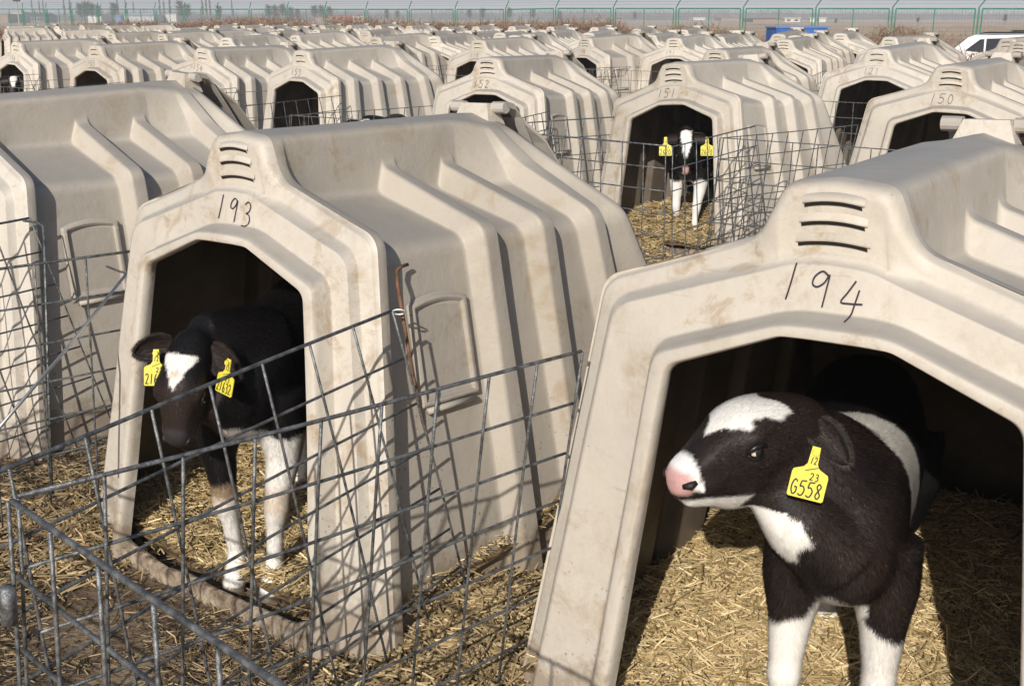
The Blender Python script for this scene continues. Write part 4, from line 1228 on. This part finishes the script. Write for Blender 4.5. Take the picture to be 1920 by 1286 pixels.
# ------------------------------------------------------------------ weeds, fence, far things
M['weed'] = attr_mat('dry_weed', .9, .1)
def tz(x, y): return float(terrain(x, y))
def twig_cloud(name, centres, n_each, size_fn, c1, c2, seed, upright=.5):
    """tangles of thin bent twigs"""
    r_ = np.random.default_rng(seed); V, C = [], []
    for (cx, cy, cz, rx, h) in centres:
        n = n_each
        a = r_.uniform(0, 2 * np.pi, n); rr = rx * np.sqrt(r_.random(n))
        bx = cx + np.cos(a) * rr * .5; by = cy + np.sin(a) * rr * .5; bz = cz + r_.random(n) ** 1.2 * h * .75
        d = np.stack([r_.normal(0, 1, n), r_.normal(0, 1, n), np.abs(r_.normal(upright, .7, n))], -1); d /= np.linalg.norm(d, axis=1)[:, None]
        L = size_fn(r_, n)
        bx = bx + np.cos(a) * rr * .5
        P0 = np.stack([bx, by, bz], -1); P1 = P0 + d * L[:, None]
        sd = np.cross(d, r_.normal(0, 1, (n, 3))); sd /= np.linalg.norm(sd, axis=1)[:, None]; sd *= (L * .035)[:, None]
        V.append(np.stack([P0 - sd, P0 + sd, P1 + sd * .4, P1 - sd * .4], 1))
        t = r_.random((n, 1)); C.append((np.array(c1) * (1 - t) + np.array(c2) * t) * r_.uniform(.6, 1.3, (n, 1)))
    V = np.concatenate(V); C = np.concatenate(C); m_ = len(V)
    return mesh_np(name, V.reshape(-1, 3), np.arange(m_ * 4).reshape(-1, 4), M['weed'], False, np.repeat(C, 4, 0))

# the green fence runs from far left to nearer right
FA = at_y(1836, 15, 44.0); FB = at_y(86, 16, 79.0)
posts_px = [-60, -8, 42, 86, 133, 182, 236, 290, 345, 407, 468, 538, 609, 686, 767, 853, 948, 1042, 1150, 1268, 1394, 1530, 1674, 1836, 2030]
def fence_pt(px):
    d = px_ray(px, 16); k = d.x / d.y
    A, B = Vector((FA.x, FA.y)), Vector((FB.x, FB.y)); e = B - A
    # A + e*t  with x = k*y
    t = (k * A.y - A.x) / (e.x - k * e.y)
    p = A + e * t
    return p
fence = empty('green_fence', (FA.x, FA.y, 0)); tag(fence, 'long green metal mesh fence with barbed wire behind the hutches', 'fence')
fo = Vector((FA.x, FA.y, 0))
pp = [fence_pt(p) for p in posts_px]
tops = []
for i, p in enumerate(pp):
    zt_ = at_y(posts_px[i], 14 if posts_px[i] > 1000 else 16, p.y).z
    zb_ = tz(p.x, p.y) - .1
    base = Vector((p.x, p.y, zb_)) - fo; top = Vector((p.x, p.y, zt_)) - fo
    tops.append((Vector((p.x, p.y, zt_)) - fo, base))
    mb = MB()
    w = .030
    mb.tube([base, top], w, 6)
    mb.tube([top, top + Vector((.16, -.28, .34))], w * .7, 6)
    mb.build('fence_post', M['green'], fence)
M['mesh_wire'] = vary_mat('mesh_wire', (.10, .24, .19), (.14, .30, .24), 3, .6)
for i in range(len(pp) - 1):
    (t0, b0), (t1, b1) = tops[i], tops[i + 1]
    e = (t1 - t0); e.z = 0; e.normalize()
    mb = MB()
    a0, a1 = t0 + e * .13, t1 - e * .13; c0_, c1_ = b0 + e * .13, b1 - e * .13
    dz = Vector((0, 0, -.06))
    mb.tube([a0 + dz, a1 + dz], .028, 6); mb.tube([a0 + dz, c0_], .026, 6); mb.tube([a1 + dz, c1_], .026, 6)
    mb.tube([(a0 + a1) / 2 + dz, (c0_ + c1_) / 2], .022, 5)
    pn = mb.build('fence_panel', M['green'], fence)
    ms = MB(); nW = 26
    for k in range(1, nW):
        u = k / nW; ms.tube([a0.lerp(a1, u) + dz, c0_.lerp(c1_, u)], .0026, 3, False)
    H_ = (a0 - c0_).length; nH = 18
    for k in range(1, nH):
        v = k / nH; ms.tube([c0_.lerp(a0, v), c1_.lerp(a1, v)], .0026, 3, False)
    mo = ms.build('wire_mesh', M['mesh_wire'], pn); tag(mo, kind='stuff')
    bw = MB()
    for q in (.35, .7, 1.0):
        bw.tube([t0 + Vector((.16, -.28, .34)) * q, t1 + Vector((.16, -.28, .34)) * q], .005, 3, False)
    bw.build('barbed_wire', M['mesh_wire'], pn)

# dry weeds: a belt before the fence, tangled and reddish brown
r_ = np.random.default_rng(3)
cent = []
for i in range(230):
    u = r_.random(); p = Vector((FA.x, FA.y)).lerp(Vector((FB.x, FB.y)), u * 1.10 - .05)
    off = r_.uniform(.8, 5.0)
    nx, ny = -(FB.y - FA.y), (FB.x - FA.x); ln = math.hypot(nx, ny)
    x, y = p.x - abs(nx) / ln * off * .7, p.y - abs(ny) / ln * off
    px_ = 960 + F_PX * x / y
    hgt = 1.9 if px_ > 1640 else 1.5
    if 1560 < px_ < 1640 or 1330 < px_ < 1450: hgt = 1.35
    if 1100 < px_ < 1300 or 380 < px_ < 700: hgt = 1.75
    if px_ < 180: hgt = 1.0
    if 1420 < px_ < 1560: hgt = .55
    if 1730 < px_ < 2100 and y < 50: continue
    cent.append((x, y, tz(x, y) - .05, r_.uniform(.9, 1.9), hgt * r_.uniform(.85, 1.35)))
for i in range(220):
    px_ = r_.uniform(1290, 1725); y = r_.uniform(24, 43) if px_ > 1560 else r_.uniform(34, 44)
    x = (px_ - 960) / F_PX * y
    if 1430 < px_ < 1560: continue
    cent.append((x, y, tz(x, y) - .05, r_.uniform(.6, 1.4), r_.uniform(.7, 1.35)))
w1 = add_obj('dry_weeds', twig_cloud('dry_weeds', cent, 900, lambda q, n: q.uniform(.10, .42, n), (.16, .095, .060), (.42, .28, .19), 11))
tag(w1, 'tangled belt of dry reddish brown weeds before the green fence', 'weeds', kind='stuff')
cent = []
for i in range(260):
    y = r_.uniform(26, 70); x = r_.uniform(-.45, .48) * y
    if x / y > .36 and y < 50: continue
    cent.append((x, y, tz(x, y) - .05, r_.uniform(.5, 1.2), r_.uniform(.15, .45)))
for i in range(300):
    y = r_.uniform(60, 240); x = r_.uniform(-.5, .5) * y
    cent.append((x, y, tz(x, y) - .05, r_.uniform(1.0, 3.5), r_.uniform(.3, .8)))
w2 = add_obj('dry_grass', twig_cloud('dry_grass', cent, 160, lambda q, n: q.uniform(.10, .45, n), (.24, .165, .09), (.46, .34, .20), 12))
tag(w2, 'low dry grass on the field beyond the hutches', 'grass', kind='stuff')

# blue trailer box in front of the fence
bt = at_y(1494, 52, 41.0)
box = empty('blue_trailer', (bt.x, bt.y, tz(bt.x, bt.y)), (0, 0, R(6))); tag(box, 'blue metal trailer box parked before the green fence', 'trailer')
blue = vary_mat('blue_paint', (.025, .11, .42), (.04, .16, .52), 2, .5)
hb_ = bt.z - tz(bt.x, bt.y)
mb = MB(); mb.box((0, 0, hb_ - .32), (1.84, 1.1, .62)); mb.build('box_body', blue, box)
for k in range(8):
    mb = MB(); mb.box((-.84 + k * .24, -.565, hb_ - .33), (.035, .03, .58)); mb.build('rib', blue, box)
mb = MB(); mb.box((0, 0, hb_ + .01), (1.92, 1.16, .045)); mb.build('rim', simple_mat('blue_light', (.12, .25, .55), .5), box)
for s in (-1, 1):
    mb = MB(); mb.tube([(s * .55, -.35, .26), (s * .55, -.55, .26)], .26, 18); mb.build('wheel', simple_mat('rubber', (.02, .02, .02), .8), box)

# white car
M['white_paint'] = simple_mat('white_paint', (.78, .79, .80), .22, 0, .6)
M['glass'] = simple_mat('dark_glass', (.012, .015, .02), .06, 0, .8)
M['black_trim'] = simple_mat('black_trim', (.02, .02, .022), .5)
def make_car(loc, yaw, paint, label, name='parked_car'):
    car = empty(name, loc, (0, 0, yaw)); tag(car, label, 'car', 'cars parked by the fence')
    # profile: x along the car, rear at 0
    prof = [(.06, .42), (.02, .62), (.0, .86), (.06, 1.05), (.20, 1.18), (.62, 1.56), (.80, 1.635), (1.3, 1.665), (2.3, 1.66), (2.75, 1.60), (3.45, 1.16), (4.15, 1.05), (4.45, .90), (4.52, .62), (4.48, .36)]
    lower = [(3.95, .30), (3.62, .30), (.95, .30), (.62, .30)]
    pts = [Vector((x, 0, z)) for x, z in prof]
    sec = []
    for x, z in prof:
        if z > 1.2: w = .90 - .20 * (z - 1.2) / .46
        else: w = .90 if .1 < x < 4.3 else .80
        sec.append((x, z, w))
    mb = MB(); vs, fs = [], []
    n = len(sec)
    # side strips: belt line to shoulder to roof
    for s in (-1, 1):
        for x, z, w in sec: vs.append((x, s * w, z))
    for x, z, w in sec: vs.append((x, -w * .88, z + .02 if z > 1.2 else z))
    for x, z, w in sec: vs.append((x, w * .88, z + .02 if z > 1.2 else z))
    for i in range(n - 1):
        fs.append((2 * n + i, 2 * n + i + 1, 3 * n + i + 1, 3 * n + i))
        fs.append((i, i + 1, 2 * n + i + 1, 2 * n + i)); fs.append((3 * n + i, 3 * n + i + 1, n + i + 1, n + i))
    mb.add(vs, fs)
    # sides with wheel arches
    for s in (-1, 1):
        arch_pts = []
        for cx in (.82, 3.62):
            arch_pts.append([(cx + .40 * math.cos(a), .36 + .40 * math.sin(a)) for a in [math.pi * (1 - k / 10) for k in range(11)]])
        low = [(.06, .36)] + arch_pts[0] + arch_pts[1] + [(4.48, .34)]
        beltz = 1.12
        bv, bf_ = [], []
        for x, z in low:
            zz = max(z, .30)
            bv.append((x, s * (.90 if .1 < x < 4.3 else .80), zz)); 
            top = min(beltz, np.interp(x, [p[0] for p in prof if p[1] > .8 or p[0] < 1], [p[1] for p in prof if p[1] > .8 or p[0] < 1]))
            bv.append((x, s * (.91 if .1 < x < 4.3 else .80), max(top, zz + .02)))
        for i in range(len(low) - 1): bf_.append((2 * i, 2 * i + 2, 2 * i + 3, 2 * i + 1))
        mb.add(bv, bf_)
        # pillars area above the belt
        up = [(.20, 1.12), (.20, 1.18), (.62, 1.56), (.80, 1.635), (2.3, 1.655), (2.75, 1.60), (3.45, 1.14)]
        uv = []
        for x, z in up:
            w = .90 - .20 * max(0, z - 1.2) / .46
            uv.append((x, s * w, z))
        uv.append((3.45, s * .90, 1.10)); uv.append((.20, s * .90, 1.10))
        mb.add(uv, [tuple(range(len(uv)))])
    body = mb.build('car_body', paint, car, False)
    for s in (-1, 1):
        for win in ([(.60, 1.20), (.98, 1.52), (1.10, 1.53), (1.12, 1.14)], [(1.17, 1.14), (1.16, 1.54), (2.05, 1.57), (2.05, 1.12)], [(2.11, 1.12), (2.11, 1.57), (2.55, 1.54), (3.05, 1.20), (3.1, 1.12)]):
            g = MB(); vv_ = []
            for off in (.012, .002):
                for x, z in win:
                    w = .90 - .20 * max(0, z - 1.2) / .46 + off; vv_.append((x, s * w, z))
            m_ = len(win)
            g.add(vv_, [tuple(range(m_)), tuple(range(2 * m_ - 1, m_ - 1, -1))] + [(i, (i + 1) % m_, m_ + (i + 1) % m_, m_ + i) for i in range(m_)])
            g.build('side_window', M['glass'], car)
        for hx in (1.30, 2.30):
            h = MB(); h.box((hx, s * .925, 1.0), (.17, .03, .035)); h.build('door_handle', M['black_trim'], car)
        for cx in (.82, 3.62):
            w_ = MB(); w_.tube([(cx, s * .72, .34), (cx, s * .90, .34)], .335, 24); wo = w_.build('wheel', M['black_trim'], car)
            r3 = MB(); r3.tube([(cx, s * .895, .34), (cx, s * .91, .34)], .21, 16); r3.build('rim', simple_mat('alloy', (.5, .5, .52), .3, .8), wo)
        t = MB(); t.box((.10, s * .74, 1.00), (.22, .34, .13), Matrix.Rotation(R(6 * s), 3, 'Z')); t.build('tail_lamp', simple_mat('lamp_red', (.22, .01, .012), .2), car)
        rl = MB(); rl.tube([(.95, s * .66, 1.69), (1.1, s * .66, 1.71), (2.3, s * .66, 1.71), (2.45, s * .66, 1.69)], .018, 6); rl.build('roof_rail', M['black_trim'], car)
    g = MB(); g.add([(.15, -.62, 1.20), (.15, .62, 1.20), (.55, .58, 1.53), (.55, -.58, 1.53)], [(0, 1, 2, 3)]); g.build('rear_window', M['glass'], car)
    g = MB(); g.add([(3.42, -.66, 1.185), (3.42, .66, 1.185), (2.80, .60, 1.585), (2.80, -.60, 1.585)], [(0, 3, 2, 1)]); g.build('windscreen', M['glass'], car)
    return car
cp = at_y(1787, 86, 36.0)
CARZ = at_y(1840, 63.5, 36.6).z - 1.67
make_car((cp.x - .05, cp.y + .30, CARZ), R(-26), M['white_paint'], 'white hatchback car parked at the right edge before the fence')
cp2 = at_y(1850, 61, 42.0)
make_car((cp2.x, cp2.y + .3, at_y(1880, 60.5, 42).z - 1.67), R(-20), simple_mat('black_paint', (.015, .018, .025), .2, 0, .6), 'dark car of which only the roof shows behind the white car')

# ------------------------------------------------------------------ far buildings
def house(px0, px1, ytop, ybot_z, D, wall, roof, label, roof_h=1.6, roof_col=None, flat=False, win=0, depth=9, name='farm_building'):
    D *= 2.2; depth *= 1.5
    a = at_y(px0, ytop, D); b = at_y(px1, ytop, D)
    w = b.x - a.x; zt_ = a.z
    h = empty(name, ((a.x + b.x) / 2, D + depth / 2, 0)); tag(h, label, 'building', 'buildings beyond the fence')
    eave = max(1.0, zt_ - (0 if flat else roof_h))
    mb = MB(); mb.box((0, 0, eave / 2), (w, depth, eave)); mb.build('wall', wall, h)
    if flat:
        mb = MB(); mb.box((0, 0, eave + .12), (w + .5, depth + .5, .22)); mb.build('roof', roof, h)
    else:
        mb = MB(); o = .4
        mb.add([(-w / 2 - o, -depth / 2 - o, eave), (w / 2 + o, -depth / 2 - o, eave), (w / 2 + o, depth / 2 + o, eave), (-w / 2 - o, depth / 2 + o, eave), (-w / 2 - o, 0, zt_), (w / 2 + o, 0, zt_)],
               [(0, 1, 5, 4), (2, 3, 4, 5), (0, 4, 3), (1, 2, 5), (3, 2, 1, 0)])
        mb.build('roof', roof, h)
    for k in range(win):
        x = -w / 2 + w * (k + .5) / win
        mb = MB(); mb.box((x, -depth / 2 - .03, eave * .55), (min(1.3, w / win * .5), .08, eave * .4)); mb.build('window', M['glass'], h)
    return h
WW = vary_mat('white_wall', (.62, .60, .57), (.70, .69, .66), 1, .8); GR = vary_mat('grey_roof', (.16, .16, .17), (.22, .22, .22), 1, .7); DK = vary_mat('dark_roof', (.035, .05, .06), (.05, .065, .075), 1, .6)
RD = vary_mat('red_roof', (.30, .09, .07), (.38, .13, .10), 1, .8); BRK = vary_mat('brick_wall', (.30, .19, .13), (.36, .24, .17), 2, .9); BL = vary_mat('blue_sheet', (.10, .20, .40), (.14, .25, .45), 1, .6); MET = vary_mat('metal_roof', (.42, .43, .45), (.5, .5, .52), 1, .5)
house(0, 14, 28, 0, 190, BRK, BRK, 'low brick wall building at the far left', flat=True)
house(24, 42, 25, 0, 200, WW, MET, 'low pale shed at the far left', .5, flat=True)
house(56, 80, 25, 0, 200, GR, DK, 'dark shed with a row of white windows at the far left', 1.2, win=4)
house(164, 189, 28, 0, 180, WW, WW, 'small white box building left of the blue sheet building', flat=True)
house(190, 226, 31, 0, 190, BL, BL, 'blue sheet metal building at the left beyond the fence', flat=True)
house(232, 288, 25, 0, 185, MET, MET, 'long shed with pale metal roof at the left beyond the fence', .9)
house(310, 330, 28, 0, 190, WW, WW, 'small white building right of the pale metal shed', flat=True)
house(592, 622, 29, 0, 210, BRK, RD, 'low brick building with red roof left of the fence middle', .7)
house(624, 668, 30, 0, 210, RD, RD, 'long low red-walled building beyond the fence', flat=True)
house(662, 690, 32, 0, 200, WW, WW, 'small white building at the end of the red building', flat=True, win=3)
house(1300, 1322, 38, 0, 230, WW, WW, 'tiny white building beyond the weeds right of centre', flat=True)
house(1352, 1390, 39, 0, 200, BRK, BRK, 'low brick red building left of the dark roofed shed', flat=True)
house(1412, 1470, 37, 0, 150, BRK, DK, 'long shed with dark curved roof beyond the fence', .55)
house(1472, 1500, 36, 0, 148, WW, WW, 'small white house with two dark windows beside the dark shed', flat=True, win=2)
house(1519, 1528, 41, 0, 145, WW, WW, 'left white hut behind the fence post', flat=True, depth=2)
house(1536, 1548, 40, 0, 145, WW, WW, 'right white hut behind the fence post', flat=True, depth=2)

# ------------------------------------------------------------------ bare trees
M['bark'] = vary_mat('bark', (.10, .08, .065), (.16, .13, .105), 2, .9)
M['twigs'] = simple_mat('twigs', (.13, .105, .085), .9)
def bare_tree(px, ytop, D, kind, label, seed, halfw=None):
    q = random.Random(seed)
    base = at_y(px, 33, D); H_ = at_y(px, ytop, D).z + q.uniform(0, 1)
    t = empty('bare_tree', (base.x, D, -.05)); tag(t, label, 'tree', 'bare trees on the horizon')
    mb = MB()
    mb.tube([(0, 0, 0), (q.uniform(-.1, .1), 0, H_ * .5), (q.uniform(-.2, .2), 0, H_ * .93)], [.022 * H_, .014 * H_, .005 * H_], 6)
    mb.build('trunk', M['bark'], t)
    cw = MB()
    nb = 110 if kind == 'poplar' else 150
    for i in range(nb):
        z = H_ * (q.uniform(.22, .97) if kind == 'poplar' else q.uniform(.28, .8))
        a = q.uniform(0, 2 * math.pi)
        L_ = (H_ * .16 if kind == 'poplar' else H_ * .42) * q.uniform(.4, 1) * (1.1 - z / H_ * .6)
        el = 1.15 if kind == 'poplar' else q.uniform(.2, 1.0)
        d = Vector((math.cos(a) * math.cos(el), math.sin(a) * math.cos(el), math.sin(el)))
        p0 = Vector((0, 0, z)); p1 = p0 + d * L_ * .55; p2 = p1 + (d + Vector((q.uniform(-.4, .4), q.uniform(-.4, .4), .2))).normalized() * L_ * .5
        cw.tube([p0, p1, p2], [.010 * H_, .007 * H_, .004 * H_], 3, False)
        for j in range(4):
            s_ = p0.lerp(p1, q.uniform(.4, 1)); e = (d + Vector((q.uniform(-.9, .9), q.uniform(-.9, .9), q.uniform(-.2, .7)))).normalized()
            cw.tube([s_, s_ + e * L_ * .35], [.0065 * H_, .003 * H_], 3, False)
    cw.build('crown', M['twigs'], t)
TR = [(62, 2, 'poplar'), (76, 6, 'poplar'), (83, 3, 'poplar'), (122, -4, 'poplar'), (133, -6, 'poplar'), (152, 8, 'round'), (163, 1, 'round'), (174, 4, 'round'), (185, 7, 'round'), (215, 2, 'round'), (222, -4, 'poplar'), (237, 0, 'poplar'),
      (252, 6, 'poplar'), (301, -6, 'poplar'), (309, -3, 'poplar'), (320, -8, 'poplar'), (339, 2, 'round'), (352, 5, 'round'), (381, -8, 'poplar'), (388, -4, 'poplar'), (395, -6, 'poplar'), (411, 8, 'round'), (436, 2, 'poplar'), (504, 6, 'round'),
      (516, 12, 'round'), (530, 9, 'round'), (545, 13, 'round'), (558, 14, 'round'), (590, 12, 'round'), (603, 10, 'round'), (618, 12, 'round'), (725, 18, 'round'), (745, 20, 'round'), (880, 18, 'round'), (905, 16, 'round'), (955, 15, 'round'), (1000, 19, 'round'), (1050, 20, 'round'), (1190, 22, 'round'), (1568, 33, 'round'), (1722, 38, 'round'), (1885, 30, 'round')]
for i, (px, yt, kd) in enumerate(TR):
    D = 420 if kd == 'poplar' else 380
    if px > 1500: D = 230
    side = '%s from the left' % (ORD + ['twenty-third', 'twenty-fourth', 'twenty-fifth', 'twenty-sixth', 'twenty-seventh', 'twenty-eighth', 'twenty-ninth', 'thirtieth', 'thirty-first', 'thirty-second', 'thirty-third', 'thirty-fourth', 'thirty-fifth', 'thirty-sixth', 'thirty-seventh', 'thirty-eighth', 'thirty-ninth', 'fortieth', 'forty-first', 'forty-second'])[i]
    bare_tree(px, yt, D, kd, ('slim bare poplar on the horizon, ' if kd == 'poplar' else 'bushy bare tree on the horizon, ') + side + ' of all trees', 100 + i)
# far tree belt reading as one mass
cent = []
for i in range(520):
    y = r_.uniform(620, 900); x = r_.uniform(-.52, .52) * y
    px_ = 960 + F_PX * x / y
    hh = 9 * (.45 + .8 * float(fbm(np.array([px_ * .012]), np.array([1.3]), 1.0, 77)[0]))
    hh *= .62
    if px_ > 1450: hh *= .6
    cent.append((x, y, -.5, r_.uniform(10, 22), hh))
w3 = add_obj('distant_tree_belt', twig_cloud('distant_tree_belt', cent, 150, lambda q, n: q.uniform(1.5, 4.5, n), (.12, .10, .09), (.20, .17, .145), 15))
tag(w3, 'hazy belt of far bare trees along the whole horizon', 'trees', kind='stuff')
# pole at the left
pl_ = at_y(31, 3, 150); mb = MB(); mb.tube([(0, 0, 0), (0, 0, pl_.z)], .09, 6); po_ = mb.build('pole_shaft', simple_mat('concrete_pole', (.4, .38, .36), .8))
pe = empty('lamp_pole', (pl_.x, 150, 0)); tag(pe, 'thin pale pole with a small lamp head at the far left', 'pole'); po_.parent = pe
mb = MB(); mb.box((0, 0, pl_.z + .1), (.8, .4, .25)); mb.build('lamp_head', M['black_trim'], pe)

# ------------------------------------------------------------------ haze
hz = MB(); hz.box((0, 1150, 10), (3600, 2500, 24))
hm_ = bpy.data.materials.new('haze'); hm_.use_nodes = True; hn = hm_.node_tree.nodes; hl = hm_.node_tree.links
for nd in list(hn):
    if nd.type != 'OUTPUT_MATERIAL': hn.remove(nd)
pv = hn.new('ShaderNodeVolumePrincipled'); pv.inputs['Color'].default_value = (.90, .93, 1.0, 1); pv.inputs['Density'].default_value = .0012; pv.inputs['Anisotropy'].default_value = -.16
hl.new(pv.outputs[0], [q for q in hn if q.type == 'OUTPUT_MATERIAL'][0].inputs['Volume'])
ho = hz.build('haze', hm_); tag(ho, kind='stuff')
